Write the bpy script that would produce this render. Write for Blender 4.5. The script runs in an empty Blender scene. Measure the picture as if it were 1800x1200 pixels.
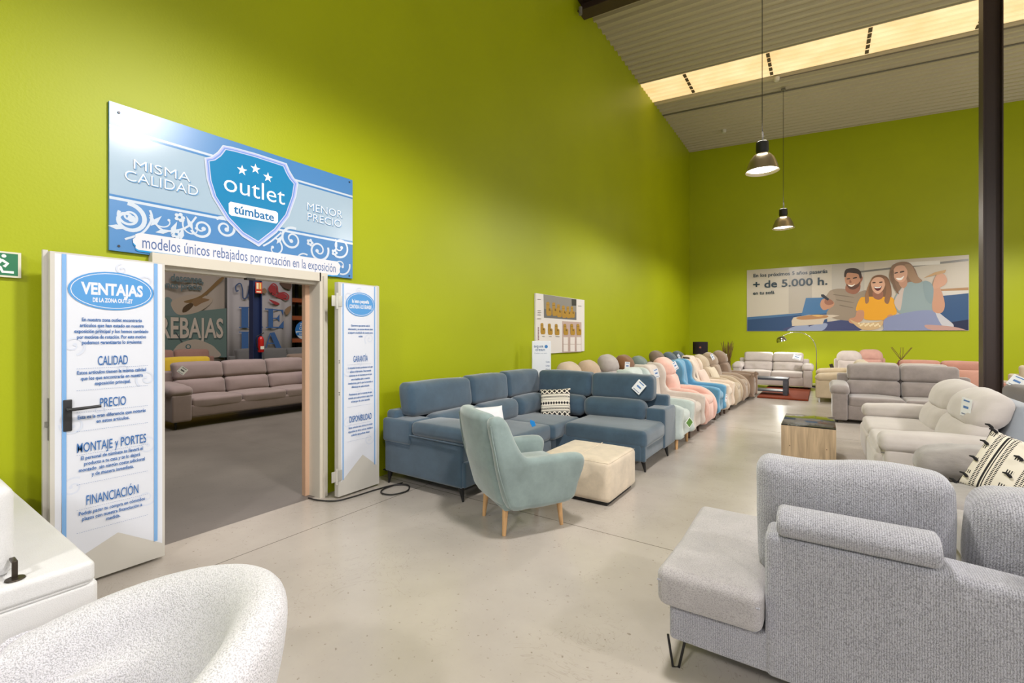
import bpy, bmesh, math, random
from mathutils import Vector, Matrix, noise
from mathutils.geometry import tessellate_polygon
random.seed(7)
SC = bpy.context.scene
COL = SC.collection
PI = math.pi
R = math.radians

# ------------------------------------------------------------------ camera, world, exposure
cam_d = bpy.data.cameras.new('camera'); cam = bpy.data.objects.new('camera', cam_d); COL.objects.link(cam)
cam_d.sensor_width = 36; cam_d.lens = 36 * 807 / 1800; cam_d.shift_y = -13 / 1800
cam_d.clip_start = .05; cam_d.clip_end = 100
CAM_H = 1.55; YAW = 34.08
cam.location = (0, 0, CAM_H); cam.rotation_euler = (R(90), 0, R(YAW))
SC.camera = cam
SC.view_settings.view_transform = 'Standard'; SC.view_settings.look = 'None'
SC.view_settings.gamma = 1; SC.view_settings.use_curve_mapping = False
SC.view_settings.exposure = 0.0

w = bpy.data.worlds.new('world'); SC.world = w; w.use_nodes = True
bg = w.node_tree.nodes['Background']; bg.inputs[0].default_value = (.86, .93, 1, 1); bg.inputs[1].default_value = .62

def light(name, typ, loc, energy, color, rot=(0, 0, 0), size=1, size_y=None, spot=None, shape=None):
    l = bpy.data.lights.new(name, typ); l.energy = energy; l.color = color
    if typ == 'AREA':
        l.size = size
        if shape: l.shape = shape
        if size_y: l.shape = 'RECTANGLE'; l.size_y = size_y
    elif typ in ('POINT', 'SPOT'):
        l.shadow_soft_size = size
    if typ == 'SPOT': l.spot_size = R(spot); l.spot_blend = .35
    o = bpy.data.objects.new(name, l); COL.objects.link(o); o.location = loc; o.rotation_euler = rot
    return o
LAMPS = [(x, y) for x in (-.85, 4.2, 9.2) for y in (-3.2, 2.1, 8.85, 13.9)]
for x, y in LAMPS:                                           # the light of each high-bay pendant
    light('pendant_light', 'SPOT', (x, y, 4.33), 470 if x < 0 else 330, (1, .965, .93), size=.2, spot=172)
    light('reflector_glow', 'POINT', (x, y, 5.0), 34, (1, .93, .82), size=.25)
light('warehouse_light', 'AREA', (-7.6, 4.5, 5.8), 480, (1, .93, .86), size=4, size_y=7)

# ------------------------------------------------------------------ materials
def s2l(c): return tuple(((v / 255) / 12.92 if v / 255 <= .04045 else ((v / 255 + .055) / 1.055) ** 2.4) for v in c)
MATS = {}
def newmat(name):
    m = bpy.data.materials.new(name); m.use_nodes = True
    return m, m.node_tree, m.node_tree.nodes['Principled BSDF']
def plain(rgb, rough=.5, metal=0., name='plain', emit=0):
    k = ('p', rgb, rough, metal, emit)
    if k in MATS: return MATS[k]
    m, nt, b = newmat(name)
    col = s2l(rgb) + (1,)
    b.inputs['Base Color'].default_value = col; b.inputs['Roughness'].default_value = rough; b.inputs['Metallic'].default_value = metal
    if emit: b.inputs['Emission Color'].default_value = col; b.inputs['Emission Strength'].default_value = emit
    MATS[k] = m; return m
def N(nt, t, **kw):
    n = nt.nodes.new(t)
    for k, v in kw.items(): setattr(n, k, v)
    return n
def fabric(rgb, name='fabric', var=.12, scale=5, weave=420, bump=.25, rough=.9, sheen=.3, rib=0, speck=0, stretch=(1, 1, 1)):
    k = ('f', rgb, name, var, scale, weave, bump, rib, speck)
    if k in MATS: return MATS[k]
    m, nt, b = newmat(name); L = nt.links.new
    tc = N(nt, 'ShaderNodeTexCoord')
    mp = N(nt, 'ShaderNodeMapping'); mp.inputs['Scale'].default_value = stretch; L(tc.outputs['Object'], mp.inputs[0])
    n1 = N(nt, 'ShaderNodeTexNoise'); n1.inputs['Scale'].default_value = scale; n1.inputs['Detail'].default_value = 5; L(mp.outputs[0], n1.inputs[0])
    n1.inputs['Roughness'].default_value = .65
    c = s2l(rgb)
    cr = N(nt, 'ShaderNodeValToRGB'); e = cr.color_ramp.elements
    e[0].position = .3; e[0].color = tuple(v * (1 - var) for v in c) + (1,)
    e[1].position = .7; e[1].color = tuple(min(1, v * (1 + var)) for v in c) + (1,)
    L(n1.outputs[0], cr.inputs[0]); out = cr.outputs[0]
    n2 = N(nt, 'ShaderNodeTexNoise'); n2.inputs['Scale'].default_value = weave; n2.inputs['Detail'].default_value = 1
    mp2 = N(nt, 'ShaderNodeMapping'); L(tc.outputs['Object'], mp2.inputs[0]); L(mp2.outputs[0], n2.inputs[0])
    if rib: mp2.inputs['Scale'].default_value = (1.3, 1, .8)
    if speck:
        c2 = N(nt, 'ShaderNodeValToRGB'); q = c2.color_ramp.elements
        q[0].position = .36; q[0].color = (1 - speck,) * 3 + (1,); q[1].position = .54; q[1].color = (1, 1, 1, 1)
        L(n2.outputs[0], c2.inputs[0])
        mx = N(nt, 'ShaderNodeMix', data_type='RGBA', blend_type='MULTIPLY'); mx.inputs[0].default_value = 1
        L(out, mx.inputs[6]); L(c2.outputs[0], mx.inputs[7]); out = mx.outputs[2]
    if rib:
        wv = N(nt, 'ShaderNodeTexWave', wave_type='BANDS', bands_direction='X'); wv.inputs['Scale'].default_value = rib
        wv.inputs['Distortion'].default_value = 3; wv.inputs['Detail'].default_value = 2; wv.inputs['Detail Scale'].default_value = 6; L(tc.outputs['Object'], wv.inputs[0])
        c3 = N(nt, 'ShaderNodeValToRGB'); q = c3.color_ramp.elements; q[0].position = .25; q[0].color = (.70,) * 3 + (1,); q[1].position = .7; q[1].color = (1, 1, 1, 1); L(wv.outputs[0], c3.inputs[0])
        mx3 = N(nt, 'ShaderNodeMix', data_type='RGBA', blend_type='MULTIPLY'); mx3.inputs[0].default_value = 1; L(out, mx3.inputs[6]); L(c3.outputs[0], mx3.inputs[7]); out = mx3.outputs[2]
    L(out, b.inputs['Base Color'])
    b.inputs['Roughness'].default_value = rough; b.inputs['Sheen Weight'].default_value = sheen; b.inputs['Sheen Roughness'].default_value = .5
    bp = N(nt, 'ShaderNodeBump'); bp.inputs['Strength'].default_value = bump; bp.inputs['Distance'].default_value = .004
    L(n2.outputs[0], bp.inputs['Height'])
    if rib:
        b2 = N(nt, 'ShaderNodeBump'); b2.inputs['Strength'].default_value = .35; b2.inputs['Distance'].default_value = .004
        L(wv.outputs[0], b2.inputs['Height']); L(bp.outputs[0], b2.inputs['Normal']); L(b2.outputs[0], b.inputs['Normal'])
    else: L(bp.outputs[0], b.inputs['Normal'])
    MATS[k] = m; return m
def wall_paint(rgb, name, rough=.5):
    m, nt, b = newmat(name); L = nt.links.new
    tc = N(nt, 'ShaderNodeTexCoord'); n1 = N(nt, 'ShaderNodeTexNoise'); n1.inputs['Scale'].default_value = .7; n1.inputs['Detail'].default_value = 3
    L(tc.outputs['Object'], n1.inputs[0]); c = s2l(rgb); cr = N(nt, 'ShaderNodeValToRGB'); e = cr.color_ramp.elements
    e[0].position = .3; e[0].color = tuple(v * .95 for v in c) + (1,); e[1].position = .7; e[1].color = tuple(min(1, v * 1.04) for v in c) + (1,)
    L(n1.outputs[0], cr.inputs[0]); L(cr.outputs[0], b.inputs['Base Color']); b.inputs['Roughness'].default_value = rough; b.inputs['Specular IOR Level'].default_value = .35
    n2 = N(nt, 'ShaderNodeTexNoise'); n2.inputs['Scale'].default_value = 60; L(tc.outputs['Object'], n2.inputs[0])
    bp = N(nt, 'ShaderNodeBump'); bp.inputs['Strength'].default_value = .08; bp.inputs['Distance'].default_value = .01; L(n2.outputs[0], bp.inputs['Height']); L(bp.outputs[0], b.inputs['Normal'])
    return m
def wood(rgb, name='wood', scale=1., axis='Z', rough=.45):
    k = ('w', rgb, scale, axis)
    if k in MATS: return MATS[k]
    m, nt, b = newmat(name); L = nt.links.new
    tc = N(nt, 'ShaderNodeTexCoord'); mp = N(nt, 'ShaderNodeMapping')
    sc = {'Z': (14, 14, 1), 'X': (1, 14, 14)}[axis]; mp.inputs['Scale'].default_value = tuple(v * scale for v in sc)
    L(tc.outputs['Object'], mp.inputs[0]); n1 = N(nt, 'ShaderNodeTexNoise'); n1.inputs['Scale'].default_value = 2.2; n1.inputs['Detail'].default_value = 6; n1.inputs['Distortion'].default_value = 1.2
    L(mp.outputs[0], n1.inputs[0]); c = s2l(rgb); cr = N(nt, 'ShaderNodeValToRGB'); e = cr.color_ramp.elements
    e[0].position = .3; e[0].color = tuple(v * .7 for v in c) + (1,); e[1].position = .65; e[1].color = tuple(min(1, v * 1.15) for v in c) + (1,)
    L(n1.outputs[0], cr.inputs[0]); L(cr.outputs[0], b.inputs['Base Color']); b.inputs['Roughness'].default_value = rough
    MATS[k] = m; return m
def floor_mat(c0=(168, 160, 152), c1=(188, 180, 172), r0=.16, r1=.32):
    m, nt, b = newmat('polished_concrete'); L = nt.links.new
    tc = N(nt, 'ShaderNodeTexCoord')
    n1 = N(nt, 'ShaderNodeTexNoise'); n1.inputs['Scale'].default_value = .8; n1.inputs['Detail'].default_value = 8; n1.inputs['Roughness'].default_value = .6
    L(tc.outputs['Object'], n1.inputs[0]); cr = N(nt, 'ShaderNodeValToRGB'); e = cr.color_ramp.elements
    e[0].position = .3; e[0].color = s2l(c0) + (1,); e[1].position = .7; e[1].color = s2l(c1) + (1,)
    L(n1.outputs[0], cr.inputs[0])
    # scratches and scuffs
    v = N(nt, 'ShaderNodeTexNoise'); v.inputs['Scale'].default_value = 2.2; v.inputs['Detail'].default_value = 3; v.inputs['Distortion'].default_value = 6
    L(tc.outputs['Object'], v.inputs[0]); c2 = N(nt, 'ShaderNodeValToRGB'); q = c2.color_ramp.elements
    q[0].position = .488; q[0].color = (1, 1, 1, 1); q[1].position = .512; q[1].color = (1, 1, 1, 1); x = c2.color_ramp.elements.new(.5); x.color = (.86, .85, .84, 1)
    L(v.outputs[0], c2.inputs[0])
    n3 = N(nt, 'ShaderNodeTexNoise'); n3.inputs['Scale'].default_value = 1.7; L(tc.outputs['Object'], n3.inputs[0])
    gate = N(nt, 'ShaderNodeMath', operation='GREATER_THAN'); gate.inputs[1].default_value = .53; L(n3.outputs[0], gate.inputs[0])
    mx = N(nt, 'ShaderNodeMix', data_type='RGBA', blend_type='MULTIPLY'); L(gate.outputs[0], mx.inputs[0]); L(cr.outputs[0], mx.inputs[6]); L(c2.outputs[0], mx.inputs[7])
    # specks
    n4 = N(nt, 'ShaderNodeTexNoise'); n4.inputs['Scale'].default_value = 38; n4.inputs['Detail'].default_value = 4; L(tc.outputs['Object'], n4.inputs[0])
    c4 = N(nt, 'ShaderNodeValToRGB'); q = c4.color_ramp.elements; q[0].position = .27; q[0].color = (.6, .57, .53, 1); q[1].position = .34; q[1].color = (1, 1, 1, 1); L(n4.outputs[0], c4.inputs[0])
    m4 = N(nt, 'ShaderNodeMix', data_type='RGBA', blend_type='MULTIPLY'); m4.inputs[0].default_value = 1; L(mx.outputs[2], m4.inputs[6]); L(c4.outputs[0], m4.inputs[7])
    # saw-cut joints every 5 m
    sep = N(nt, 'ShaderNodeSeparateXYZ'); L(tc.outputs['Object'], sep.inputs[0]); outs = []
    for ax, off in (('X', -1.62), ('Y', -3.37)):
        a = N(nt, 'ShaderNodeMath', operation='ADD'); a.inputs[1].default_value = off + 50; L(sep.outputs[ax], a.inputs[0])
        mo = N(nt, 'ShaderNodeMath', operation='PINGPONG'); mo.inputs[1].default_value = 2.5; L(a.outputs[0], mo.inputs[0])
        lt = N(nt, 'ShaderNodeMath', operation='LESS_THAN'); lt.inputs[1].default_value = .0035; L(mo.outputs[0], lt.inputs[0]); outs.append(lt)
    ma = N(nt, 'ShaderNodeMath', operation='MAXIMUM'); L(outs[0].outputs[0], ma.inputs[0]); L(outs[1].outputs[0], ma.inputs[1])
    mj = N(nt, 'ShaderNodeMix', data_type='RGBA'); L(ma.outputs[0], mj.inputs[0]); L(m4.outputs[2], mj.inputs[6]); mj.inputs[7].default_value = s2l((95, 88, 80)) + (1,)
    L(mj.outputs[2], b.inputs['Base Color'])
    rr = N(nt, 'ShaderNodeMapRange'); rr.inputs[3].default_value = r0; rr.inputs[4].default_value = r1; L(n1.outputs[0], rr.inputs[0]); L(rr.outputs[0], b.inputs['Roughness'])
    bp = N(nt, 'ShaderNodeBump'); bp.inputs['Strength'].default_value = .12; bp.inputs['Distance'].default_value = .01
    n5 = N(nt, 'ShaderNodeTexNoise'); n5.inputs['Scale'].default_value = 7; L(tc.outputs['Object'], n5.inputs[0]); L(n5.outputs[0], bp.inputs['Height']); L(bp.outputs[0], b.inputs['Normal'])
    return m

# ------------------------------------------------------------------ geometry kit
def axis_pos(h, r, n, k=3):
    a = [-(h - r) - r * math.tan(R(45) * (k - i) / k) for i in range(k)]
    m = [-(h - r) + 2 * (h - r) * i / n for i in range(n + 1)]
    b = [-v for v in reversed(a)]
    return a + m + b
class G:
    def __init__(s): s.v = []; s.f = []
    def add(s, vs, fs, M=None):
        o = len(s.v)
        s.v += [tuple(M @ Vector(p)) if M else tuple(p) for p in vs]
        s.f += [tuple(i + o for i in f) for f in fs]
        return s
    def rbox(s, c, size, r=.04, puff=0, n=6, rot=None, fn=None, wr=0, wf=5, seed=0, k=3):
        """rounded cushion block: puff swells each pair of faces, fn deforms, wr wrinkles"""
        hx, hy, hz = [v / 2 for v in size]; r = min(r, hx * .98, hy * .98, hz * .98)
        if isinstance(puff, (int, float)): puff = (puff,) * 3
        P = [axis_pos(h, r, n, k) for h in (hx, hy, hz)]; H = (hx, hy, hz); idx = {}; vs = []; fs = []
        def vert(p):
            key = (round(p[0], 5), round(p[1], 5), round(p[2], 5))
            if key in idx: return idx[key]
            q = [max(-(H[i] - r), min(H[i] - r, p[i])) for i in range(3)]
            d = Vector([p[i] - q[i] for i in range(3)])
            if d.length > 1e-9: d.normalize()
            P3 = Vector(q) + d * r
            u = [max(-1, min(1, P3[i] / H[i])) for i in range(3)]; o = P3.copy()
            for a in range(3):
                b, c2 = (a + 1) % 3, (a + 2) % 3
                o[a] += u[a] * puff[a] * (1 - u[b] ** 2) * (1 - u[c2] ** 2)
            if wr:
                nv = noise.noise_vector(Vector((P3.x * wf, P3.y * wf, P3.z * wf)) + Vector((seed * 7.3, seed, 0)))
                o += nv * wr
            if fn: o = Vector(fn(o.x, o.y, o.z))
            idx[key] = len(vs); vs.append(o); return idx[key]
        for a in range(3):
            b, c2 = (a + 1) % 3, (a + 2) % 3
            for sg in (-1, 1):
                for i in range(len(P[b]) - 1):
                    for j in range(len(P[c2]) - 1):
                        q = []
                        for (ii, jj) in ((i, j), (i + 1, j), (i + 1, j + 1), (i, j + 1)):
                            p = [0, 0, 0]; p[a] = sg * H[a]; p[b] = P[b][ii]; p[c2] = P[c2][jj]; q.append(vert(p))
                        if sg < 0: q.reverse()
                        fs.append(q)
        M = Matrix.Translation(Vector(c))
        if rot: M = M @ Matrix.Rotation(R(rot[2]), 4, 'Z') @ Matrix.Rotation(R(rot[1]), 4, 'Y') @ Matrix.Rotation(R(rot[0]), 4, 'X')
        return s.add(vs, fs, M)
    def box(s, a, b):
        x0, y0, z0 = a; x1, y1, z1 = b
        vs = [(x0, y0, z0), (x1, y0, z0), (x1, y1, z0), (x0, y1, z0), (x0, y0, z1), (x1, y0, z1), (x1, y1, z1), (x0, y1, z1)]
        return s.add(vs, [(3, 2, 1, 0), (4, 5, 6, 7), (0, 1, 5, 4), (1, 2, 6, 5), (2, 3, 7, 6), (3, 0, 4, 7)])
    def slab(s, prof, a, b, r=.03, axis='x', k=3, fn=None, M=None, bulge=0):
        """closed side outline extruded from a to b with rounded rims; prof = (y, z) for axis x"""
        n = len(prof); ar = sum(prof[i][0] * prof[(i + 1) % n][1] - prof[(i + 1) % n][0] * prof[i][1] for i in range(n))
        if ar < 0: prof = prof[::-1]
        nr = []
        for i in range(n):
            p, q = prof[i - 1], prof[(i + 1) % n]; dx, dy = q[0] - p[0], q[1] - p[1]; l = math.hypot(dx, dy) or 1; nr.append((dy / l, -dx / l))
        rings = []
        for i in range(k + 1): t = R(90) * i / k; rings.append((a + r * (1 - math.sin(t)) if a < b else a, r * (1 - math.cos(t))))
        rings = [(a + r * (1 - math.sin(R(90) * (k - i) / k)), r * (1 - math.cos(R(90) * (k - i) / k))) for i in range(k + 1)]
        rings = [(a + r - r * math.cos(R(90) * i / k), r - r * math.sin(R(90) * i / k)) for i in range(k + 1)]
        rings += [(a + b - x, o) for x, o in reversed(rings)]
        vs = []; fs = []
        for x, o in rings:
            for i in range(n):
                y, z = prof[i][0] - nr[i][0] * o, prof[i][1] - nr[i][1] * o
                p = {'x': (x, y, z), 'y': (y, x, z), 'z': (y, z, x)}[axis]
                if fn: p = fn(*p)
                vs.append(p)
        for j in range(len(rings) - 1):
            for i in range(n):
                q = (j * n + i, j * n + (i + 1) % n, (j + 1) * n + (i + 1) % n, (j + 1) * n + i); fs.append(q)
        for base in (0, (len(rings) - 1) * n):
            ring = [Vector(vs[base + i]) for i in range(n)]
            for tri in tessellate_polygon([ring]): fs.append(tuple(base + i for i in tri))
        return s.add(vs, fs, M)
    def tube(s, pts, rad, seg=10, cap=True):
        pts = [Vector(p) for p in pts]; n = len(pts); rr = rad if isinstance(rad, (list, tuple)) else [rad] * n
        vs = []; fs = []; up = None
        for i, p in enumerate(pts):
            d = (pts[min(i + 1, n - 1)] - pts[max(i - 1, 0)]).normalized()
            if up is None: up = Vector((0, 0, 1)) if abs(d.z) < .9 else Vector((1, 0, 0))
            a = d.cross(up).normalized(); b = a.cross(d).normalized(); up = b
            for j in range(seg): t = 2 * PI * j / seg; vs.append(p + (a * math.cos(t) + b * math.sin(t)) * rr[i])
        for i in range(n - 1):
            for j in range(seg): fs.append((i * seg + j, i * seg + (j + 1) % seg, (i + 1) * seg + (j + 1) % seg, (i + 1) * seg + j))
        if cap: fs.append(tuple(range(seg))[::-1]); fs.append(tuple((n - 1) * seg + j for j in range(seg)))
        return s.add(vs, fs)
    def lathe(s, prof, seg=28, M=None, c=(0, 0, 0)):
        vs = []; fs = []; n = len(prof)
        for r_, z in prof:
            for j in range(seg): t = 2 * PI * j / seg; vs.append((c[0] + r_ * math.cos(t), c[1] + r_ * math.sin(t), c[2] + z))
        for i in range(n - 1):
            for j in range(seg): fs.append((i * seg + j, i * seg + (j + 1) % seg, (i + 1) * seg + (j + 1) % seg, (i + 1) * seg + j))
        return s.add(vs, fs, M)
    def grid(s, fn, nu, nv, closed_u=False):
        vs = [fn(i / nu, j / nv) for i in range(nu + (0 if closed_u else 1)) for j in range(nv + 1)]; fs = []; m = nu if closed_u else nu + 1
        for i in range(nu):
            for j in range(nv): a, b = i * (nv + 1), ((i + 1) % m) * (nv + 1); fs.append((a + j, b + j, b + j + 1, a + j + 1))
        return s.add(vs, fs)
def props(o, label=None, cat=None, group=None, kind=None):
    if label: o['label'] = label
    if cat: o['category'] = cat
    if group: o['group'] = group
    if kind: o['kind'] = kind
    return o
def obj(name, g, mat, parent=None, smooth=True, world=False, label=None):
    me = bpy.data.meshes.new(name)
    off = Vector(parent.location) if (world and parent) else Vector((0, 0, 0))
    vs = [Vector(v) - off for v in g.v] if world and parent else g.v
    me.from_pydata([tuple(v) for v in vs], [], g.f); me.materials.append(mat)
    bm = bmesh.new(); bm.from_mesh(me); bmesh.ops.recalc_face_normals(bm, faces=bm.faces); bm.to_mesh(me); bm.free()
    if smooth:
        me.shade_smooth()
        try: me.set_sharp_from_angle(angle=R(50))
        except Exception: pass
    o = bpy.data.objects.new(name, me); COL.objects.link(o)
    if parent: o.parent = parent
    if label: o['label'] = label
    return o
def thing(name, label, cat, loc=(0, 0, 0), rz=0, group=None, kind=None):
    o = bpy.data.objects.new(name, None); COL.objects.link(o); o.empty_display_size = .2
    o.location = loc; o.rotation_euler = (0, 0, R(rz)); return props(o, label, cat, group, kind)
def copy_tree(o, parent=None):
    c = o.copy(); COL.objects.link(c)
    if parent: c.parent = parent
    for ch in o.children: copy_tree(ch, c)
    return c
def smoothpts(pts, n=4, closed=True):
    out = []; m = len(pts); rng = range(m) if closed else range(m - 1)
    for i in rng:
        if closed: p0, p1, p2, p3 = pts[i - 1], pts[i], pts[(i + 1) % m], pts[(i + 2) % m]
        else: p0, p1, p2, p3 = pts[max(i - 1, 0)], pts[i], pts[i + 1], pts[min(i + 2, m - 1)]
        for k in range(n):
            t = k / n
            out.append(tuple(.5 * (2 * b + (c - a) * t + (2 * a - 5 * b + 4 * c - d) * t * t + (-a + 3 * b - 3 * c + d) * t ** 3) for a, b, c, d in zip(p0, p1, p2, p3)))
    if not closed: out.append(tuple(pts[-1]))
    return out

# ------------------------------------------------------------------ flat printed artwork
TXT = {}
def text_shape(st, bold):
    k = (st, bold)
    if k in TXT: return TXT[k]
    cu = bpy.data.curves.new('t', 'FONT'); cu.body = st; cu.size = 1; cu.offset = bold; cu.resolution_u = 3
    o = bpy.data.objects.new('t', cu); COL.objects.link(o); bpy.context.view_layer.update()
    me = bpy.data.meshes.new_from_object(o.evaluated_get(bpy.context.evaluated_depsgraph_get()))
    vs = [(v.co.x, v.co.y) for v in me.vertices]; fs = [tuple(p.vertices) for p in me.polygons]
    bpy.data.objects.remove(o); bpy.data.curves.remove(cu); bpy.data.meshes.remove(me)
    x0 = min(v[0] for v in vs); x1 = max(v[0] for v in vs)
    TXT[k] = ([(x - x0, y) for x, y in vs], fs, x1 - x0); return TXT[k]
class Art:
    """shapes printed on a flat panel: O origin, U right, V up, Nn out of the face"""
    def __init__(s, O, U, V, Nn): s.O, s.U, s.V, s.N = [Vector(a) for a in (O, U, V, Nn)]; s.items = []; s.z = .0003; s.step = .00012
    def P(s, x, y): return s.O + s.U * x + s.V * y + s.N * s.z
    def shape(s, pts, col, up=True):
        if up: s.z += s.step
        P3 = [s.P(*p) for p in pts]
        s.items.append((P3, [tuple(t) for t in tessellate_polygon([P3])], col)); return s
    def sm(s, pts, col, n=4): return s.shape(smoothpts(pts, n), col)
    def rect(s, x0, y0, x1, y1, col, up=True): return s.shape([(x0, y0), (x1, y0), (x1, y1), (x0, y1)], col, up)
    def oval(s, cx, cy, rx, ry, col, n=32): return s.shape([(cx + rx * math.cos(2 * PI * i / n), cy + ry * math.sin(2 * PI * i / n)) for i in range(n)], col)
    def strip(s, pts, wid, col):
        n = len(pts); ww = wid if isinstance(wid, (list, tuple)) else [wid] * n; Lp = []; Rp = []
        for i in range(n):
            a, b = pts[max(i - 1, 0)], pts[min(i + 1, n - 1)]; dx, dy = b[0] - a[0], b[1] - a[1]; l = math.hypot(dx, dy) or 1
            Lp.append((pts[i][0] - dy / l * ww[i] / 2, pts[i][1] + dx / l * ww[i] / 2)); Rp.append((pts[i][0] + dy / l * ww[i] / 2, pts[i][1] - dx / l * ww[i] / 2))
        s.z += s.step; vs = [s.P(*p) for p in Lp + Rp]; s.items.append((vs, [(i, i + 1, n + i + 1, n + i) for i in range(n - 1)], col)); return s
    def spiral(s, cx, cy, r0, a0, turns, wid, col, dirn=1):
        n = int(22 * turns) + 6; pts = []; ww = []
        for i in range(n + 1):
            t = i / n; a = a0 + dirn * 2 * PI * turns * t; r = r0 * (1 - .82 * t); pts.append((cx + r * math.cos(a), cy + r * math.sin(a))); ww.append(wid * (1 - .45 * t))
        s.strip(pts, ww, col); s.oval(pts[-1][0], pts[-1][1], wid * .8, wid * .8, col, 12); return s
    def text(s, st, x, y, wdt, h, col, bold=0, align='c', up=True):
        """wdt = full width, h = cap height, (x, y) = baseline anchor"""
        vs, fs, W = text_shape(st, bold); sx = wdt / W; sy = h / .72
        x0 = {'c': x - wdt / 2, 'l': x, 'r': x - wdt}[align]
        if up: s.z += s.step
        s.items.append(([s.P(x0 + a * sx, y + b * sy) for a, b in vs], fs, col)); return s
    def build(s, name, parent=None, rough=.4, label=None):
        vs = []; fs = []; mi = []; cols = []
        for a, b, c in s.items:
            if c not in cols: cols.append(c)
            o = len(vs); vs += a; fs += [tuple(i + o for i in f) for f in b]; mi += [cols.index(c)] * len(b)
        off = parent.location if parent else Vector((0, 0, 0))
        me = bpy.data.meshes.new(name); me.from_pydata([tuple(Vector(v) - off) for v in vs], [], fs)
        for c in cols: me.materials.append(plain(c, rough, name='print_ink'))
        me.polygons.foreach_set('material_index', mi); me.update()
        o = bpy.data.objects.new(name, me); COL.objects.link(o)
        if parent: o.parent = parent
        if label: o['label'] = label
        return o
def ray(u):                                                  # direction on the ground of an image column of the 1800 px frame
    a = (u - 900) / 807; return (-.5603 + .8283 * a, .8283 + .5603 * a)
def on_left(u, v, X): d = ray(u); t = X / d[0]; return (d[1] * t, 1.55 - (v - 587) / 807 * t)
def on_back(u, v, Y): d = ray(u); t = Y / d[1]; return (d[0] * t, 1.55 - (v - 587) / 807 * t)

def sub(child, part): child.parent = part; return child
# ================================================================== THE SETTING
lime = wall_paint((162, 171, 0), 'lime_paint')
g = G(); WX = -4.0; WT = 8.45
g.box((WX - .15, -7, 0), (WX, 1.33, WT)); g.box((WX - .15, 2.58, 0), (WX, 17.55, WT)); g.box((WX - .15, 1.33, 2.06), (WX, 2.58, WT))
props(obj('wall_left', g, lime, smooth=False), 'tall lime green wall with the double doorway', 'wall', kind='structure')
g = G().box((WX - .15, 17.4, 0), (15, 17.55, WT))
props(obj('wall_back', g, lime, smooth=False), 'lime green end wall behind the far sofas', 'wall', kind='structure')
g = G().box((-4.0, -8, -.1), (15, 18, 0))
props(obj('floor', g, floor_mat(), smooth=False), 'polished beige concrete floor', 'floor', kind='structure')
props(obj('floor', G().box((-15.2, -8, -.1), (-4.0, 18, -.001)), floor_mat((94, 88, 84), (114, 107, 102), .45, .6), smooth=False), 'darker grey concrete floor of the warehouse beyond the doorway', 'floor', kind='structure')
# corrugated roof, falling away from the left wall
def roofz(x): return 8.13 - .0577 * (x + 4)
def corrug(y0, y1, pitch=.235, dep=.06, x0=-4.0, x1=15):
    g = G(); prof = []; y = y0
    while y < y1 - 1e-6:
        e = min(y + pitch, y1)
        prof += [(y, dep), (y + (e - y) * .58, dep), (y + (e - y) * .68, 0), (y + (e - y) * .9, 0)]; y = e
    prof.append((y1, dep)); n = len(prof)
    vs = [(x0, a, roofz(x0) + b) for a, b in prof] + [(x1, a, roofz(x1) + b) for a, b in prof]
    vs += [(x0, y0, roofz(x0) + .12), (x0, y1, roofz(x0) + .12), (x1, y0, roofz(x1) + .12), (x1, y1, roofz(x1) + .12)]
    fs = [(i, i + 1, n + i + 1, n + i) for i in range(n - 1)] + [(2 * n, 2 * n + 1, 2 * n + 3, 2 * n + 2)]
    return g.add(vs, fs)
roofm = plain((186, 176, 148), .45, .0, 'painted_steel_sheet')
props(obj('ceiling', corrug(-6, 11.93), roofm, smooth=False), 'corrugated metal roof in front of the skylight strip', 'ceiling', kind='structure')
props(obj('ceiling', corrug(13.07, 17.4), roofm, smooth=False), 'corrugated metal roof between skylight and end wall', 'ceiling', kind='structure')
sky = thing('skylight', 'glowing translucent yellowish skylight strip across the roof', 'skylight', (0, 12.5, 7.95), kind='structure')
m, nt, b = newmat('translucent_sheet'); L = nt.links.new
tc = N(nt, 'ShaderNodeTexCoord'); n1 = N(nt, 'ShaderNodeTexNoise'); n1.inputs['Scale'].default_value = 1.4; n1.inputs['Detail'].default_value = 3
L(tc.outputs['Object'], n1.inputs[0]); cr = N(nt, 'ShaderNodeValToRGB'); e = cr.color_ramp.elements
e[0].position = .3; e[0].color = (.78, .50, .20, 1); e[1].position = .7; e[1].color = (.96, .72, .38, 1); L(n1.outputs[0], cr.inputs[0])
L(cr.outputs[0], b.inputs['Emission Color']); b.inputs['Emission Strength'].default_value = .95; b.inputs['Base Color'].default_value = (.5, .45, .35, 1)
obj('skylight_sheet', corrug(11.93, 13.07, .19, .03), m, sky, False, True)
for x in (-2.88, -1.04, .82, 2.6, 4.5, 6.4, 8.3):
    g = G()
    for k in range(5): g.box((x - .035, 11.97 + k * .22, roofz(x) - .012), (x + .035, 12.12 + k * .22, roofz(x) + .01))
    obj('purlin', g, plain((96, 84, 62), .7), sky, False, True)
brown = plain((62, 45, 38), .42, .0, 'brown_painted_steel')
def ibeam_y(x, y0, y1, z0, z1):
    return None
t = thing('trim_1', 'brown steel column standing behind the pale sofa', 'column', (1.79, 8.35, 0), kind='structure')
g = G(); g.box((1.702, 8.25, 0), (1.714, 8.45, 7.9)); g.box((1.874, 8.25, 0), (1.886, 8.45, 7.9)); g.box((1.714, 8.344, 0), (1.874, 8.356, 7.9))
obj('steel_section', g, brown, t, False, True)
g = G(); g.box((1.64, 8.18, 0), (1.95, 8.52, .02)); obj('base_plate', g, brown, t, False, True)
t = thing('trim_2', 'brown steel roof beam spanning from the green wall', 'beam', (0, 8.35, 7.8), kind='structure')
g = G(); x0, x1 = -3.99, 15
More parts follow.
